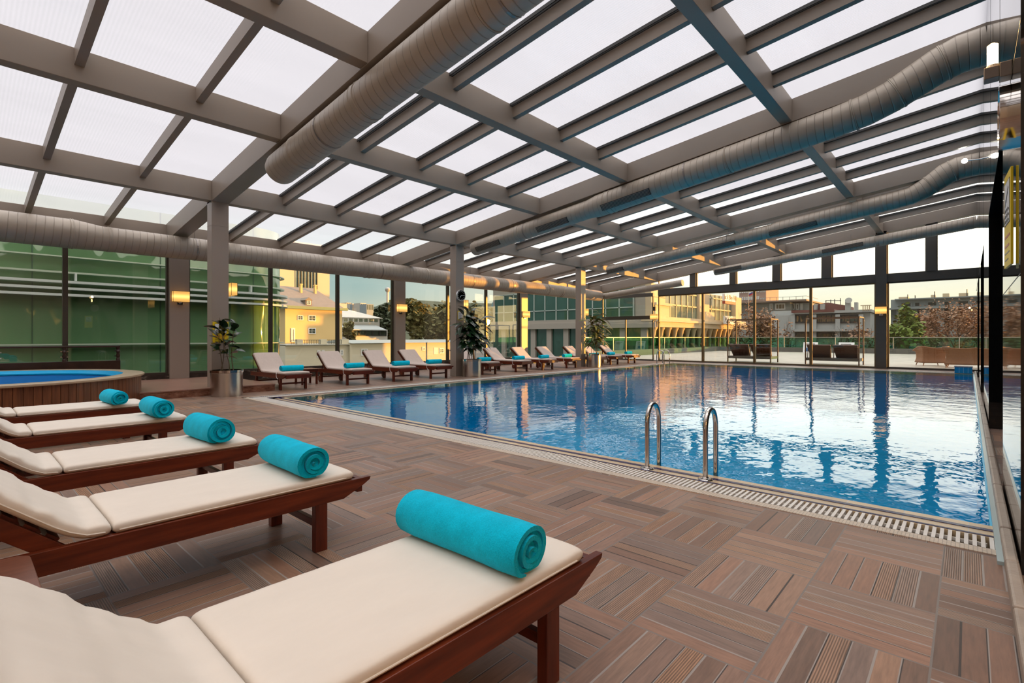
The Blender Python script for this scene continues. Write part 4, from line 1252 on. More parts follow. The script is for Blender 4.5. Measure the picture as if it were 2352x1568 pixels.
for u in (690.5, 723):
    x = aY(u, 0, D+6)[0]; m = MB(); m.box(x-.18, x+.18, D+5.6, D+6.2, zY(680,D+6), zY(656,D+6)); m.box(x-.24, x+.24, D+5.55, D+6.25, zY(656.5,D+6), zY(654,D+6)); m.build('chimney', YELW, t)
# ---- long low cream building in front
D = 68.0
t = thing('cream_building', 'long low cream building below the yellow house', 'building')
xl, xm, xr = aY(655,0,D)[0], aY(800,0,D)[0], aY(1060,0,D)[0]
m = MB(); m.box(xl, xm, D, D+9, -6, zY(791,D)); m.box(xm, xr, D-.5, D+9, -6, zY(788,D)); m.build('wall', CREAMW, t)
m = MB(); m.box(xl, xm, D-.4, D+9, zY(792.5,D), zY(790.5,D)); m.build('cornice', M('cornice_grey', (.42,.40,.33), .7), t)
m = MB(); m.prism([(D-1.0, zY(789,D)), (D+4, zY(781,D)), (D+9, zY(789,D))], 0, xm, xr); m.build('roof', M('pale_metal_roof', (.36,.38,.34), .5), t)
for u0, u1 in ((682,695), (736,750), (784,800)):
    m = MB(); m.box(aY(u0,0,D)[0], aY(u1,0,D)[0], D-.1, D+.5, zY(791,D), zY(779,D)); m.build('parapet_pier', CREAMW, t)
for u0, u1 in ((669,682), (695,736), (750,784)):
    m = MB(); a, b2 = aY(u0,0,D)[0], aY(u1,0,D)[0]; z0, z1 = zY(790,D), zY(780,D)
    m.box(a, b2, D, D+.05, z1-.05, z1); k = a
    while k < b2: m.box(k, k+.04, D, D+.05, z0, z1); k += .25
    m.build('roof_railing', TRACK, t)
for u0, u1, v0, v1 in ((728,735,804,821), (739,745,804,821), (781,788,804,818), (829,844,803,820), (969,976,801,811), (1009,1019,806,820)):
    dd = D if u0 < 790 else D-.5
    winpart(t, 'Y', dd, aY(u0,0,dd)[0], aY(u1,0,dd)[0], zY(v1,dd), zY(v0,dd), .13, mp=PALEGL)
m = MB(); a = aY(996,0,D-.5)[0]; m.box(a, a+.9, D-.56, D-.5, zY(822,D), zY(803,D)); m.build('door', M('white_door', (.6,.62,.6), .5), t)
m = MB(); a = aY(980,0,D-.5)[0]; m.tube([(a, D-.6, -4), (a, D-.6, zY(787,D))], .07, 8); m.build('downpipe', M('pipe_grey', (.3,.3,.28), .5), t)
# ---- beige tower with glass fins
D = 150.0
t = thing('office_tower', 'tall beige tower with vertical glass strips behind the yellow house', 'building')
xl, xr = aY(640,0,D)[0], aY(757,0,D)[0]
m = MB(); m.box(xl, xr, D, D+25, -6, 30); m.build('wall', BEIGE, t)
for u in (677, 684, 691, 698.5, 706, 713, 720.5):
    a, b2 = aY(u,0,D)[0], aY(u+6,0,D)[0]; m = MB(); m.box(a, b2, D-.12, D, zY(664,D), 29); m.build('glass_strip', PALEGL, t)
    m = MB(); m.box(b2, b2+.14, D-.5, D, zY(664,D), 29); m.build('fin', TRACK, t)
for v0, v1 in ((637,654), (658,673), (677,690)):
    winpart(t, 'X', xr, D+1.5, D+5.5, zY(v1,D), zY(v0,D), .2, sgn=1, mp=PALEGL)
# ---- modern white building with slab roofs
D = 105.0
t = thing('white_building', 'modern white building with slab roofs right of the yellow house', 'building')
m = MB(); m.box(aY(770,0,D)[0], aY(872,0,D)[0], D, D+12, -6, zY(726,D)); m.box(aY(800,0,D-5)[0], aY(890,0,D-5)[0], D-5, D+10, -6, zY(755,D-5)); m.build('wall', M('white_render', (.60,.57,.50), .7), t)
m = MB(); a, b2 = aY(760,0,D-1)[0], aY(879,0,D-1)[0]
m.add([(a,D-1,zY(725.5,D-1)),(b2,D-1,zY(725.5,D-1)),(b2-1,D+13,zY(707,D+13)),(a,D+13,zY(707,D+13)),(a,D-1,zY(726.5,D-1)),(b2,D-1,zY(726.5,D-1)),(b2-1,D+13,zY(709,D+13)),(a,D+13,zY(709,D+13))], [(0,1,2,3),(7,6,5,4),(0,4,5,1),(1,5,6,2),(2,6,7,3),(3,7,4,0)])
m.build('upper_roof', M('pale_roof_sheet', (.60,.55,.46), .5), t)
m = MB(); a, b2 = aY(800,0,D-6)[0], aY(897,0,D-6)[0]
m.add([(a,D-6,zY(755,D-6)),(b2-1,D-6,zY(755,D-6)),(b2,D+2,zY(739,D+2)),(a,D+2,zY(739,D+2)),(a,D-6,zY(757,D-6)),(b2-1,D-6,zY(757,D-6)),(b2,D+2,zY(741,D+2)),(a,D+2,zY(741,D+2))], [(0,1,2,3),(7,6,5,4),(0,4,5,1),(1,5,6,2),(2,6,7,3),(3,7,4,0)])
m.build('lower_roof', M('grey_roof_sheet', (.40,.42,.40), .4), t)
for k in range(7):
    u0 = 788+11.6*k; winpart(t, 'Y', D, aY(u0,0,D)[0], aY(u0+11.2,0,D)[0], zY(738,D), zY(727,D), .14, nv=0, nh=0, mp=PALEGL)
for k in range(5):
    u0 = 808+16*k; winpart(t, 'Y', D-5, aY(u0,0,D-5)[0], aY(u0+15.4,0,D-5)[0], zY(771,D-5), zY(757,D-5), .16, nv=0, nh=0, mp=DARKGL, mf=TRACK)
# ---- distant hill with apartment blocks and the observation tower
HILL = M('wooded_hill', (.055,.07,.04), .95, var=(.02,.5), bump=(.08,1))
def ridge(name, pts, D, depth, mat):
    m = MB(); vs = []
    for u, v in pts:
        p = aY(u, v, D); vs.append((p[0]*.66, D-150, -6)); vs.append(p); q = (p[0]+depth*.4, D+depth, p[2]*.8); vs.append(q)
    fs = []
    for i in range(len(pts)-1):
        a = i*3; fs += [(a, a+3, a+4, a+1), (a+1, a+4, a+5, a+2)]
    m.add(vs, fs); return m.build(name, mat, kind='structure', smooth=True)
ridge('hill', [(600,705),(700,702),(770,699),(800,702),(830,705),(862,704),(880,697),(905,690),(940,688),(975,690),(1030,694),(1100,696),(1150,697),(1230,700),(1320,712)], 420, 200, HILL)
APW = [M('apartment_warm', (.62,.45,.32), .8), M('apartment_white', (.58,.52,.45), .8), M('apartment_blue', (.30,.34,.36), .8)]
for i, (u0, u1, v0, v1) in enumerate(((796,808,690.5,703), (809,817,692,703), (818,822,694,704), (824,830,692,704), (828,841,689.5,703), (842,858,691,705), (758,797,693,703))):
    D = 412-12*i; t = thing('apartment_block', ['pale apartment block at the left end of the distant row', 'narrow warm apartment block second in the distant row', 'smallest warm block in the distant row', 'brown apartment block left of the widest in the distant row',
        'wide sunlit apartment block in the middle of the distant row', 'blue grey apartment block at the right end of the distant row', 'low pale building just right of the yellow house roof'][i], 'building', group='apartment blocks on the distant hill')
    a, b2 = aY(u0,0,D)[0], aY(u1,0,D)[0]
    m = MB(); m.box(a, b2, D, D+10, -6, zY(v0,D)); m.build('wall', APW[i % 3 if i < 6 else 1], t)
    if i == 6: continue
    w_ = MB(); nx = max(2, int((b2-a)/1.5)); z1 = zY(v0,D)-.6; z0 = zY(v1,D)
    for k in range(nx):
        x = a+(b2-a)*(k+.25)/nx
        w_.box(x, x+(b2-a)/nx*.5, D-.1, D, z0, z1)
    w_.build('window_strips', DARKGL, t)
D = 390; t = thing('observation_tower', 'slender white observation tower with a ball shaped top on the hill', 'tower')
cx, _, zc = aY(890.3, 664.5, D); R_ = 6.3*D/1162*1.06
m = MB(); m.lathe([(1.35,8),(1.15,zc-R_*2),(1.1,zc-R_)], c=(cx,D,0), n=20); m.build('shaft', M('tower_white', (.66,.60,.54), .6), t, smooth=True)
m = MB(); m.lathe([(R_*math.cos(a)*1.05, R_*math.sin(a)*.9) for a in [math.radians(-85+170*k/14) for k in range(15)]], c=(cx,D,zc), n=28); m.build('ball', M('tower_ball', (.42,.40,.38), .35), t, smooth=True)
m = MB(); m.lathe([(R_*.6,-R_*.95),(R_*.85,-R_*.8),(R_*.85,-R_*.6),(R_*.6,-R_*.5)], c=(cx,D,zc), n=28); m.build('lower_deck', M('tower_deck', (.5,.45,.4), .5), t)
# ---- distant glass skyscraper seen past the clock column
D = 300; t = thing('skyscraper', 'far pointed blue glass skyscraper past the clock column', 'building')
a, b2 = aY(1138,0,D)[0], aY(1155,0,D)[0]
m = MB(); m.box(a, b2, D, D+8, -6, zY(679,D)); m.prism([(a+1.5, zY(679,D)), (b2-1, zY(679,D)), (a+3.2, zY(662,D))], 1, D, D+7); m.build('tower_body', M('sky_blue_glass', (.15,.24,.25), .15), t)
m = MB(); m.box(b2, b2+1.6, D+1, D+7, -6, zY(684,D)); m.build('service_core', BEIGE, t)
m = MB()
for k in range(9): m.box(a, b2, D-.1, D, zY(694,D)+k*.55-1, zY(694,D)+k*.55-.85)
m.build('floor_bands', M('band_pale', (.4,.45,.42), .5), t)

# ---- sandstone building with the big windows and colonnade
SAND = M('sandstone', (.60,.46,.29), .75, var=(.6,.1)); SANDG = M('grey_sandstone', (.36,.32,.26), .75, var=(.6,.1)); SANDD = M('sandstone_joint', (.24,.18,.12), .8)
FY = 18.6; FX = 37.0
t = thing('sandstone_building', 'sandstone building with tall windows above a colonnade, beyond the terrace corner', 'building')
xs = [aY(u, 0, FY)[0] for u in (1513, 1528, 1537, 1612, 1616, 1634, 1690, 1703)]
XE = aY(1703, 0, FY)[0]
m = MB(); m.box(FX, XE, FY+.6, FY+8, -6, 5.5); m.box(FX, xs[1], FY, FY+2, 2.9, 5.5); m.box(xs[3], xs[5], FY+.2, FY+2, 2.5, 5.5); m.box(xs[6], XE, FY, FY+2, 2.5, 5.5)
m.build('wall', SAND, t)
m = MB(); m.box(FX-.3, XE+.6, FY-.7, FY+.6, 2.0, 2.42); m.box(FX-.5, XE+.9, FY-.9, FY+.6, 2.42, 2.62); m.box(FX-.2, XE+.3, FY-.4, FY+.6, 2.62, 2.85); m.build('cornice', SAND, t)
m = MB(); m.box(FX+.2, xs[1]+.3, FY-.25, FY+.1, 2.85, 3.75); m.box(FX+.1, xs[1]+.5, FY-.4, FY+.1, 3.75, 3.95); m.box(xs[4]-.1, xs[5]+.3, FY-.2, FY+.2, 2.85, 3.6); m.build('pedestal', SAND, t)
for k, z in enumerate((4.4, 5.0)):
    m = MB(); m.box(FX-.01, xs[1]+.01, FY-.012, FY, z, z+.04); m.build('stone_joint', SANDD, t)  # thin joint line in a darker stone tone
for i, (a, b2, nn) in enumerate(((xs[2], xs[3], 6), (xs[5], xs[6], 6))):
    f = MB(); p = MB(); fr = .10
    for k in range(nn+1):
        x = a+(b2-a)*k/nn; f.box(x-fr/2, x+fr/2, FY+.42, FY+.6, 2.85, 5.45)
    for z in (4.0, 5.1): f.box(a, b2, FY+.42, FY+.58, z-.06, z+.06)
    o = f.build('window', M('window_bars_%d' % i, (.42,.36,.24), .5), t); p.box(a, b2, FY+.5, FY+.56, 2.85, 5.45); p.build('pane', PALEGL, o)
# colonnade posts
k = FX+.3; col_ = []
proto = None
prof = [(.15,-6),(.15,-.2),(.2,-.1),(.15,.0),(.2,.25),(.14,.55),(.2,.85),(.15,1.2),(.22,1.5),(.27,1.75),(.36,1.9),(.36,2.0)]
while k < XE-.3:
    if proto is None:
        m = MB(); m.lathe(prof, n=10); proto = m.build('colonnade_post', SAND, t, smooth=True, loc=(k, FY, 0))
    else:
        c = proto.copy(); COL.objects.link(c); c.parent = t; c.location = (k, FY, 0)
    k += 1.3
m = MB(); m.box(FX, XE, FY+.55, FY+.6, -6, 2.0); m.build('ground_floor_glass', DARKGL, t)
# wing facing the hall, mostly green glass
m = MB(); m.box(FX, FX+5, FY+8, 36, -6, 6.2); m.box(FX-.02, FX+.3, FY+.5, FY+1.4, 2.3, 5.5); m.build('wing_wall', SANDG, t)
m = MB(); m.box(FX-.5, FX+.1, FY-.6, 36, 1.95, 2.45); m.box(FX-.35, FX, FY-.3, 36, 2.45, 2.75); m.build('wing_cornice', SANDG, t)
WG = facade_glass('wing_green_glass', (.03,.085,.06), .04, .5, .45); WB = M('wing_bars', (.40,.46,.40), .5)
y = FY+1.5; nn = 0
while y < 35:
    f = MB(); p = MB(); y2 = min(y+1.3, 35.8)
    f.box(FX-.12, FX, y-.05, y+.05, 2.75, 5.4); f.box(FX-.12, FX, y, y2, 3.6, 3.68); f.box(FX-.12, FX, y, y2, 5.32, 5.42)
    o = f.build('wing_window', WB, t); p.box(FX-.06, FX-.02, y, y2, 2.75, 5.4); p.build('pane', WG, o); y = y2
y = FY+.2
while y < 35:
    p = MB(); p.box(FX-.3, FX-.1, y, y+.55, -6, 1.98); p.build('wing_pier', SANDG, t)
    g_ = MB(); g_.box(FX-.08, FX-.04, y+.55, y+1.9, -6, 1.98); g_.build('wing_ground_glass', WG, t); y += 1.9
# shop boards on it
t = thing('shop_board', 'white board with dark lettering over a red strip, high on the sandstone building', 'sign', (aY(1664,0,FY-1.2)[0], FY-1.25, 0))
wd = aY(1688,0,FY-1.2)[0]-aY(1664,0,FY-1.2)[0]
zz = lambda v, d: EYE+(HZ-v)*d/FPX
dS = 1.0/ (ray(1676,0)[1]) * (FY-1.2)
m = MB(); m.box(0, wd, 0, .25, zz(692,dS), zz(676,dS)); m.build('board', SWHITE, t)
m = MB(); m.box(0, wd, -.02, .25, zz(698.5,dS), zz(692,dS)); m.build('strip', M('board_red', (.30,.05,.03), .5), t)
def text(body, parent, loc, size, rot, mat, name='lettering', align='CENTER'):
    cu = bpy.data.curves.new(name, 'FONT'); cu.body = body; cu.size = size; cu.align_x = align; cu.align_y = 'CENTER'; cu.extrude = .004
    ob = bpy.data.objects.new(name, cu); COL.objects.link(ob)
    me = bpy.data.meshes.new_from_object(ob.evaluated_get(bpy.context.evaluated_depsgraph_get()))
    bpy.data.objects.remove(ob)
    o = bpy.data.objects.new(name, me); COL.objects.link(o); me.materials.clear(); me.materials.append(mat)
    o.parent = parent; o.location = loc; o.rotation_euler = rot; return o
LET = M('board_letters', (.10,.07,.04), .6)
text('Jac k Bhy HBI', t, (wd/2, -.012, zz(683.5,dS)), .66, (PI/2,0,0), LET)
t = thing('shop_board', 'lower white board with lettering at the foot of the tall windows, sandstone building', 'sign', (aY(1665,0,FY-1.2)[0], FY-1.25, 0))
m = MB(); m.box(0, wd*.95, 0, .2, zz(744,dS), zz(726,dS)); m.build('board', SWHITE, t)
text('Jac k SeeHbs', t, (wd*.47, -.012, zz(731.5,dS)), .6, (PI/2,0,0), LET)
m = MB(); m.box(.3, 1.2, -.01, 0, zz(742,dS), zz(738,dS)); m.box(2.6, 3.6, -.01, 0, zz(742,dS), zz(738,dS)); m.build('lettering', LET, t)

# ---- pink high-rise
CONC = M('grey_concrete', (.33,.33,.30), .8, var=(.4,.12)); PINK = M('pink_render', (.42,.28,.22), .8); PINKS = M('orange_sunlit_render', (.60,.36,.22), .8)
def zX(v, d, u): return aX(u, v, d)[2]
D = 170; t = thing('high_rise', 'pink high-rise with white window rows beyond the sandstone building', 'building')
yl, yr, ym = aX(1698,0,D)[1], aX(1759.5,0,D)[1], aX(1744,0,D)[1]
m = MB(); m.box(D, D+14, yr, yl, -6, 18.5); m.build('wall', PINK, t)
for v in (667.5, 684):
    for k in range(9):
        y = yl-(yl-ym)*(k+.2)/9; winpart(t, 'X', D, y, y-(yl-ym)/9*.7, zX(v+4.5,D,1720), zX(v-2.5,D,1720), .2, nv=0, nh=0, mp=PALEGL)
for v in (669, 685):
    for k in range(3):
        y = aX(1746.5+4.2*k,0,D)[1]; winpart(t, 'X', D, y, y-.35, zX(v+2,D,1750), zX(v-1,D,1750), .08, nv=0, nh=0)
# flag hanging by it
D = 60; t = thing('flag', 'small white blue and red flag in front of the pink high-rise', 'flag', aX(1724.5, 671, D))
for k, c in enumerate(((.7,.7,.7), (.05,.1,.4), (.5,.04,.04))):
    m = MB(); m.obox(Matrix.Translation((0, -.25*0, -.13*k)) @ Matrix.Rotation(-.5, 4, 'X'), .02, .42, .14); m.build('stripe', M('flag_colour_%d' % k, c, .8), t)
m = MB(); m.tube([(0,.25,.35),(0,.28,-6-t.location.z)], .02, 6); m.build('flagpole', STEEL, t)
# ---- penthouse block with roof railing
D = 105; t = thing('roof_terrace_building', 'grey building with flat overhanging roof, terrace windows and roof railing', 'building')
Y_ = lambda u: aX(u,0,D)[1]
m = MB(); m.box(D, D+14, Y_(1815), Y_(1690), -6, zX(694,D,1760)); m.box(D+2, D+14, Y_(1856), Y_(1815), -6, zX(694,D,1840)); m.build('wall', CONC, t)
m = MB(); m.box(D-2, D+15, Y_(1858), Y_(1690), zX(694,D,1800), zX(690.5,D,1800)); m.build('roof_slab', M('slab_brown', (.25,.18,.13), .7), t)
m = MB(); m.box(D-.5, D+2, Y_(1859), Y_(1810), -6, zX(713,D,1830)); m.build('terrace_slab', CONC, t)
r_ = MB(); r_.box(D-1.5, D-1.45, Y_(1857), Y_(1760), zX(683,D,1800)-.06, zX(683,D,1800))
k = Y_(1760)
while k > Y_(1857): r_.box(D-1.5, D-1.45, k, k+.07, zX(690.5,D,1800), zX(683,D,1800)); k -= 1.1
r_.box(D-1.5, D+8, Y_(1857), Y_(1857)+.05, zX(683,D,1800)-.06, zX(683,D,1800)); r_.build('roof_railing', CONC, t)
for u0, u1, d in ((1768,1775,0), (1781,1804,0), (1816,1826,2), (1828,1836,2), (1838,1844,2)):
    winpart(t, 'X', D+d, aX(u0,0,D+d)[1], aX(u1,0,D+d)[1], zX(711.5,D+d,u0), zX(697,D+d,u0), .2, nv=2 if u1-u0 > 15 else 0, nh=0, mp=M('amber_glass_%d' % u0, (.22,.13,.04), .1))
# ---- long grey building
D = 78; t = thing('long_building', 'long low grey and white building with dark ribbon windows and reddish roof', 'building')
GREYW = M('grey_white_render', (.40,.41,.39), .75, var=(.3,.1))
m = MB(); m.box(D, D+14, Y_(1998) if False else aX(1999,0,D)[1], aX(1775,0,D)[1], -6, zX(721,D,1900)); m.box(D+1, D+10, aX(1822,0,D)[1], aX(1765,0,D)[1], -6, zX(713,D,1800)); m.build('wall', GREYW, t)
m = MB(); m.box(D-.5, D+14, aX(2003,0,D)[1], aX(1826,0,D)[1], zX(719.5,D,1900), zX(713.5,D,1900)); m.build('parapet', GREYW, t)
RED = M('red_brown_roof', (.16,.055,.04), .7)
m = MB(); m.box(D-.6, D+3, aX(1918,0,D)[1], aX(1820,0,D)[1], zX(717.5,D,1870), zX(711.5,D,1870)); m.prism([(aX(1868,0,D+6)[1], zX(702,D+6,1870)), (aX(1905,0,D+6)[1], zX(695.5,D+6,1900)), (aX(1945,0,D+6)[1], zX(702,D+6,1940)), (aX(1945,0,D+6)[1], zX(712,D+6,1940)), (aX(1868,0,D+6)[1], zX(712,D+6,1870))], 0, D+5, D+12); m.build('roof', RED, t)
for u0, u1 in ((1826,1868), (1875,1921), (1929,1975)):
    winpart(t, 'X', D, aX(u0,0,D)[1], aX(u1,0,D)[1], zX(742,D,u0), zX(722.5,D,u0), .18, nv=3, nh=0, mf=TRACK)
for u0, u1 in ((1826,1868), (1875,1921), (1929,1975)):
    winpart(t, 'X', D, aX(u0,0,D)[1], aX(u1,0,D)[1], zX(776,D,u0), zX(763,D,u0), .18, nv=3, nh=0, mf=TRACK)
m = MB(); m.box(D-.8, D, aX(1995,0,D)[1], aX(1822,0,D)[1], zX(761,D,1900), zX(755,D,1900)); m.build('floor_band', GREYW, t)
for u in (1822.5, 1871.5, 1925, 1978.5):
    y = aX(u,0,D)[1]; m = MB(); m.box(D-.4, D, y-.25, y+.25, -6, zX(722,D,u)); m.build('pier', GREYW, t)
m = MB()
k = aX(1985,0,D)[1]
while k > aX(2003,0,D)[1]: m.box(D-.6, D-.5, k, k+.1, zX(713.5,D,1990), zX(702,D,1990)); k -= .22
m.box(D-.62, D-.5, aX(2003,0,D)[1], aX(1978,0,D)[1], zX(702.5,D,1990), zX(701,D,1990)); m.build('terrace_railing', SAND, t)
for u0, u1, v in ((1941,1952,693), (1962,1969,694), (1869,1875,698), (1884,1892,698)):
    m = MB(); m.box(D+4, D+5, aX(u1,0,D+4)[1], aX(u0,0,D+4)[1], zX(712,D,u0), zX(v,D+4,u0)); m.build('chimney', CONC, t)
m = MB()
for u, v in ((1897,689.5), (1908,688), (1917,687), (1930,684.5)):
    p = aX(u, v, D+6); m.tube([(p[0], p[1], p[2]), (p[0], p[1], zX(700,D+6,u))], .05, 6)
m.tube([aX(1896,690,D+6), aX(1932,690,D+6)], .05, 6); m.build('roof_aerial', TRACK, t)
p = aX(1949.5, 691, D+4); m = MB(); m.lathe([(0,0),(.25,.05),(.42,.18)], n=16); m.xform(Matrix.Translation(p) @ Matrix.Rotation(-PI/2+.4, 4, 'Y')); m.build('satellite_dish', CONC, t)
# ---- concrete block at the right
D = 85; t = thing('concrete_block', 'grey concrete block with dark square windows behind the bare trees, at the right', 'building')
ya, yb = aX(2046,0,D)[1], aX(2300,0,D)[1]
GRC = M('blue_grey_concrete', (.25,.28,.27), .8, var=(.3,.12))
m = MB(); m.box(D, D+15, yb, ya, -6, zX(688,D,2056)); m.build('wall', GRC, t)
m = MB(); m.box(D-.6, D+15, yb, aX(2056,0,D)[1], zX(689.5,D,2056), zX(687,D,2056)); m.box(D-1, D, yb, ya+.5, zX(711,D,2060), zX(707,D,2060)); m.build('floor_slab', GRC, t)
for u0, u1 in ((2068.5,2094), (2099.5,2114), (2129,2153), (2167,2182.5), (2199,2226), (2240,2262)):
    winpart(t, 'X', D, aX(u0,0,D)[1], aX(u1,0,D)[1], zX(706,D,2060), zX(695,D,2060), .1, nv=0, nh=0, mf=GRC, mp=M('void_glass_%d' % u0, (.03,.03,.02), .2))
for u in (2068, 2098, 2124, 2160, 2190, 2230):
    y = aX(u,0,D)[1]; m = MB(); m.box(D-.5, D, y-.4, y+.4, -6, zX(711,D,2060)); m.build('pier', GRC, t)
    m = MB(); m.box(D-.08, D, y-2.6, y-.5, zX(760,D,2060), zX(714,D,2060)); m.build('window', DARKGL, t)
for u0, u1, v0, v1 in ((2064,2086,682,686), (2138,2148,677,682), (2165,2180,674,680), (2202,2224,673,679)):
    y0, y1 = aX(u1,0,D+5)[1], aX(u0,0,D+5)[1]; m = MB(); m.box(D+5, D+7, y0, y1, zX(690,D,2060), zX(v0,D+5,u0)); m.build('roof_unit', SAND, t)
m = MB()
for u, v in ((2085,676), (2102,678), (2147,669), (2221,664)):
    p = aX(u, v, D+5); m.tube([p, (p[0], p[1], zX(688,D,2060))], .05, 6)
m.build('roof_aerial', TRACK, t)

# ================================================================== TREES
BARK = M('bark', (.075,.05,.032), .85)
def tree(label, base, h, r, mat, seed, cat='tree', group=None, leafs=900, ls=.35, crown0=.3, bare=False, name='tree', depth=4, trunk_r=None):
    r_ = random.Random(seed); t = thing(name, label, cat, base, group=group)
    tm = MB(); tips = []
    def grow(p, d, L, rad, lev):
        q = p + d*L
        mid = p.lerp(q, .5) + Vector((r_.uniform(-1,1), r_.uniform(-1,1), r_.uniform(-.3,.3)))*L*.06
        tm.tube([p, mid, q], rad, 5 if lev > 1 else 7, False, [rad, rad*.85, rad*.68])
        if lev >= depth: tips.append((q, d)); return
        for k in range(r_.choice((2,3,3)) if lev else 4):
            a = r_.uniform(0, 6.28); tilt = r_.uniform(.35, .85)
            o = d.orthogonal().normalized(); o = Matrix.Rotation(a, 3, d) @ o
            nd = (d*math.cos(tilt)+o*math.sin(tilt)); nd.z = nd.z*.8+.12; nd.normalize()
            f = r_.uniform(.55, 1.0)
            grow(p.lerp(q, f), nd, L*r_.uniform(.60, .78), rad*.58, lev+1)
        tips.append((q, d))
    grow(Vector((0,0,0)), Vector((0,0,1)), h*.36, trunk_r or h*.018, 0)
    # fit branch reach to the crown size
    mx = max(math.hypot(q.x, q.y) for q, d in tips); mz = max(q.z for q, d in tips)
    sx = r/mx; sz = h*.97/mz
    tm.v = [(v[0]*(sx if v[2] > h*.2 else 1), v[1]*(sx if v[2] > h*.2 else 1), v[2]*sz) for v in tm.v]
    tm.build('trunk', BARK, t)
    if leafs:
        lm = MB()
        for i in range(leafs):
            q, d = tips[r_.randrange(len(tips))]
            s = r*.13
            p = Vector((q.x*sx+r_.gauss(0,s), q.y*sx+r_.gauss(0,s), q.z*sz+r_.gauss(0,s)))
            if p.z < h*crown0: p.z = h*crown0+r_.uniform(0, .1)*h
            R = Matrix.Translation(p) @ Matrix.Rotation(r_.uniform(0,6.3), 4, 'Z') @ Matrix.Rotation(r_.uniform(-1.4,1.4), 4, 'X') @ Matrix.Rotation(r_.uniform(-.8,.8), 4, 'Y')
            k = ls*r_.uniform(.6,1.3)
            lm.add([R @ Vector(v) for v in ((-k,-k*.35,0),(0,-k*.6,.1*k),(k,-k*.2,0),(k*.8,k*.4,.05*k),(0,k*.6,-.1*k),(-k*.8,k*.4,0))], [(0,1,2,3,4,5)])
        lm.build('leaves', mat, t)
    return t
LGREEN = M('leaf_spring_green', (.13,.19,.02), .7, var=(.8,.5)); LDARK = M('leaf_dark_green', (.06,.075,.034), .8, var=(.6,.5))
LBROWN = M('leaf_dry_brown', (.30,.17,.095), .8, var=(.8,.4)); LOLIVE = M('leaf_olive', (.15,.135,.045), .8, var=(.6,.5))
TG_ = 'trees beyond the terrace railing'
def at_tree(u, d, z=-6):
    p = aD(u, HZ, d); return (p[0], p[1], z)
def ht(v, d): return EYE+(HZ-v)*d/FPX+6
for i, (lab, u, d, v, wpx, mat, n, ls, bare) in enumerate((
    ('bright green tree just right of the dark post', 2062, 46, 703, 44, LGREEN, 4500, .16, 0),
    ('brown budding tree in front of the sandstone building corner', 1742, 47, 697, 54, LBROWN, 2600, .11, 0),
    ('bare dark tree between the two daybeds', 1806, 58, 722, 40, LBROWN, 120, .12, 1),
    ('bare tree in front of the long grey building right end', 1990, 48, 722, 44, LBROWN, 260, .13, 1),
    ('bare brown tree at the right of the bright green tree', 2124, 55, 714, 44, LBROWN, 1500, .10, 1),
    ('large budding brown tree before the concrete block', 2192, 48, 696, 80, LBROWN, 4200, .10, 0),
    ('olive green tree low between the brown trees', 2096, 60, 722, 40, LOLIVE, 1500, .22, 0),
    ('slender bare tree before the ribbon windows', 1935, 60, 735, 40, LBROWN, 90, .12, 1),
    ('olive green tree low at the far right by the granite wall', 2150, 59, 750, 26, LOLIVE, 1200, .2, 0),
    ('budding brown tree at the far right edge, mostly behind the wall', 2275, 56, 700, 56, LBROWN, 1500, .11, 0))):
    tree(lab, at_tree(u, d), ht(v, d), wpx*d/FPX, mat, 30+i, group=TG_, leafs=n, ls=ls, crown0=.42)
TG2 = 'dark trees beyond the window wall'
for i, (lab, u, d, v, wpx, mat, n) in enumerate((
    ('dark conifer right of the modern white building', 903, 125, 712, 30, LDARK, 1600),
    ('tall dark tree just below the observation tower', 888, 160, 698, 34, LDARK, 1600),
    ('dark round tree left of the second lit pilaster', 918, 143, 692, 28, LDARK, 1400),
    ('large olive tree just right of the second lit pilaster', 955, 106, 694, 40, LOLIVE, 2400),
    ('broad olive tree in the middle of the pane before the clock column', 985, 132, 706, 44, LOLIVE, 2400),
    ('olive tree right beside the clock column', 1022, 118, 700, 38, LOLIVE, 2200),
    ('low tree in front of the modern white building left corner', 803, 107, 740, 11, LOLIVE, 700),
    ('dark shrubby tree behind the clock column panes', 1090, 125, 704, 50, LDARK, 2000),
    ('dark tree in the pane right of the skyscraper', 1180, 118, 702, 46, LDARK, 2000),
    ('dark tree behind the pane left of the skyscraper', 1135, 145, 712, 44, LDARK, 1800))):
    tree(lab, at_tree(u, d), ht(v, d), wpx*d/FPX, mat, 60+i, group=TG2, leafs=n, ls=.6, crown0=.25, depth=3)
# street lamp beyond the railing
p = aD(2223, 774, 60); t = thing('street_lamp', 'street lamp with a rounded head beyond the railing, by the granite wall', 'lamp', (p[0], p[1], -6))
h = ht(761, 60); m = MB(); m.tube([(0,0,0),(0,0,h-.4),(0,.1,h-.1),(0,.5,h)], .05, 8); m.build('pole', CONC, t, smooth=True)
m = MB(); m.lathe([(0,.12),(.25,.08),(.32,0),(0,-.02)], n=16); m.xform(Matrix.Translation((0,.7,h-.02))); m.build('lamp_head', WHITE, t, smooth=True)
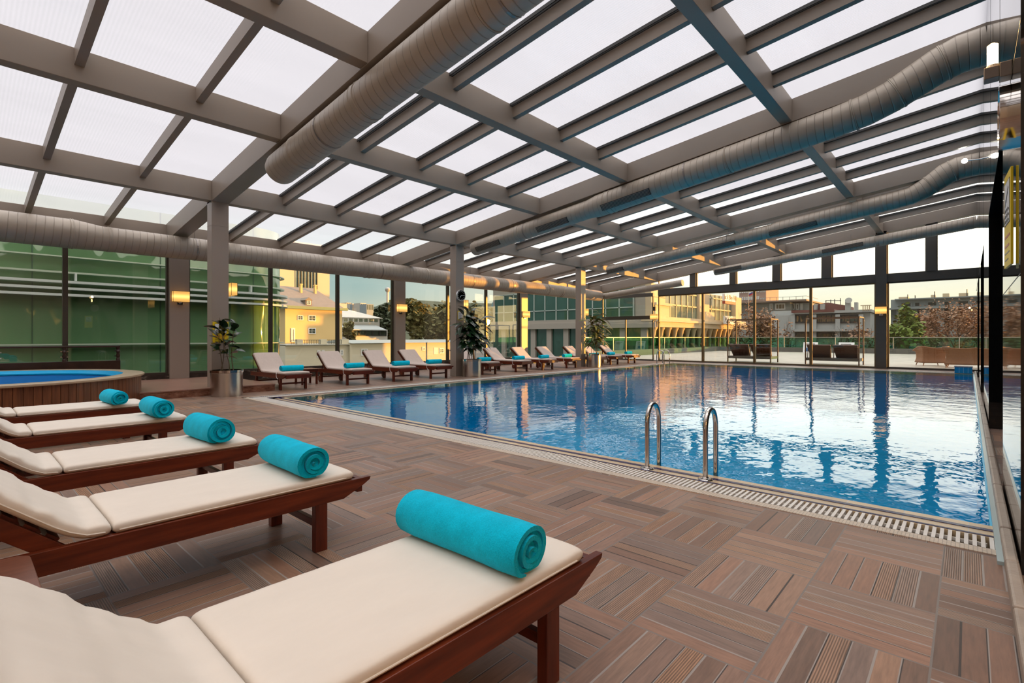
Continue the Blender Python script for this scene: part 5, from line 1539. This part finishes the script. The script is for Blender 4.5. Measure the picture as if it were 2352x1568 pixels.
# ================================================================== SKY + SUN
SUN_AZ = math.radians(-45.0); SUN_EL = math.radians(1.75)
sd = Vector((math.cos(SUN_EL)*math.cos(SUN_AZ), math.cos(SUN_EL)*math.sin(SUN_AZ), math.sin(SUN_EL)))
w = bpy.data.worlds.new('evening_sky'); SC.world = w; w.use_nodes = True
class WT(NT):
    def __init__(s, tree): s.t = tree; s.n = tree.nodes; s.l = tree.links; s.n.clear(); s.out = s.n.new('ShaderNodeOutputWorld')
t = WT(w.node_tree)
x, y, z = t.xyz('Generated')
dot = t.math('ADD', t.math('MULTIPLY', x, sd.x), t.math('ADD', t.math('MULTIPLY', y, sd.y), t.math('MULTIPLY', z, sd.z)))
hl = t.math('SQRT', t.math('ADD', t.math('MULTIPLY', x, x), t.math('MULTIPLY', y, y)))
caz = t.math('DIVIDE', t.math('ADD', t.math('MULTIPLY', x, math.cos(SUN_AZ)), t.math('MULTIPLY', y, math.sin(SUN_AZ))), t.math('MAXIMUM', hl, .001))
# horizon colours by bearing from the sun
low = t.ramp(t.math('MULTIPLY_ADD', caz, .5, .5), [(.0, (.30,.36,.33)), (.38, (.74,.66,.48)), (.52, (.98,.82,.46)), (.70, (1.08,.95,.58)), (1, (1.1,.95,.55))])
mid = t.ramp(t.math('MULTIPLY_ADD', caz, .5, .5), [(.0, (.38,.49,.48)), (.38, (.43,.57,.55)), (.54, (.92,.93,.80)), (.75, (1.0,1.0,.88)), (1, (1.1,1.03,.85))])
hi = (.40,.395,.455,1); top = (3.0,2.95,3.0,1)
elev = t.math('MAXIMUM', z, 0.0)
def smooth(v, a, b2):
    n = t.node('ShaderNodeMapRange', interpolation_type='SMOOTHSTEP'); t.l.new(v, n.inputs[0])
    n.inputs[1].default_value = a; n.inputs[2].default_value = b2; return n.outputs[0]
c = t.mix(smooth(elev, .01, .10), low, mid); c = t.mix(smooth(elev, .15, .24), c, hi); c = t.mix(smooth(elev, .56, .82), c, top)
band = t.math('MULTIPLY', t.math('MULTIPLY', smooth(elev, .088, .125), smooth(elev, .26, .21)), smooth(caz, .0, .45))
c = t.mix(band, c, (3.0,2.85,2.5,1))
cl = t.noise(t.coord((1,1,5), 'Generated'), 2.2, 5)
c = t.mix(1, c, t.math('MULTIPLY_ADD', t.math('SUBTRACT', cl, .5), .35, 1.0), 'MULTIPLY')
glow = t.math('POWER', t.math('MAXIMUM', dot, 0.0), 22.0)
c = t.mix(glow, c, (3.2,2.1,.8,1), 'ADD')
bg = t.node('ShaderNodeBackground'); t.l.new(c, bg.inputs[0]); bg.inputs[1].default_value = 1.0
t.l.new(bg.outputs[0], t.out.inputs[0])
sl = bpy.data.lights.new('sun', 'SUN'); sl.energy = 8.0; sl.color = (1,.43,.065); sl.angle = math.radians(.6)
so = bpy.data.objects.new('sun', sl); COL.objects.link(so); so.location = sd*60
so.rotation_euler = sd.to_track_quat('Z', 'Y').to_euler()
point('flood_lamp_light', (4.32, YR+.2, 3.1), 14, (1,.62,.25), .05)
point('hotel_lamp_light', (-2.6, -2.6, 2.3), 50, (1,.58,.22), .15)
point('hotel_lamp_light', (-.2, -2.6, 2.3), 32, (1,.58,.22), .15)

vs_ = SC.view_settings; vs_.view_transform = 'Standard'; vs_.look = 'None'; vs_.gamma = 1; vs_.exposure = 0.10; vs_.use_curve_mapping = False
cy = SC.cycles
cy.max_bounces = 9; cy.diffuse_bounces = 4; cy.glossy_bounces = 5; cy.transmission_bounces = 5; cy.transparent_max_bounces = 16
cy.caustics_reflective = False; cy.caustics_refractive = False; cy.sample_clamp_indirect = 6.0
try: cy.use_denoising = True
except Exception: pass
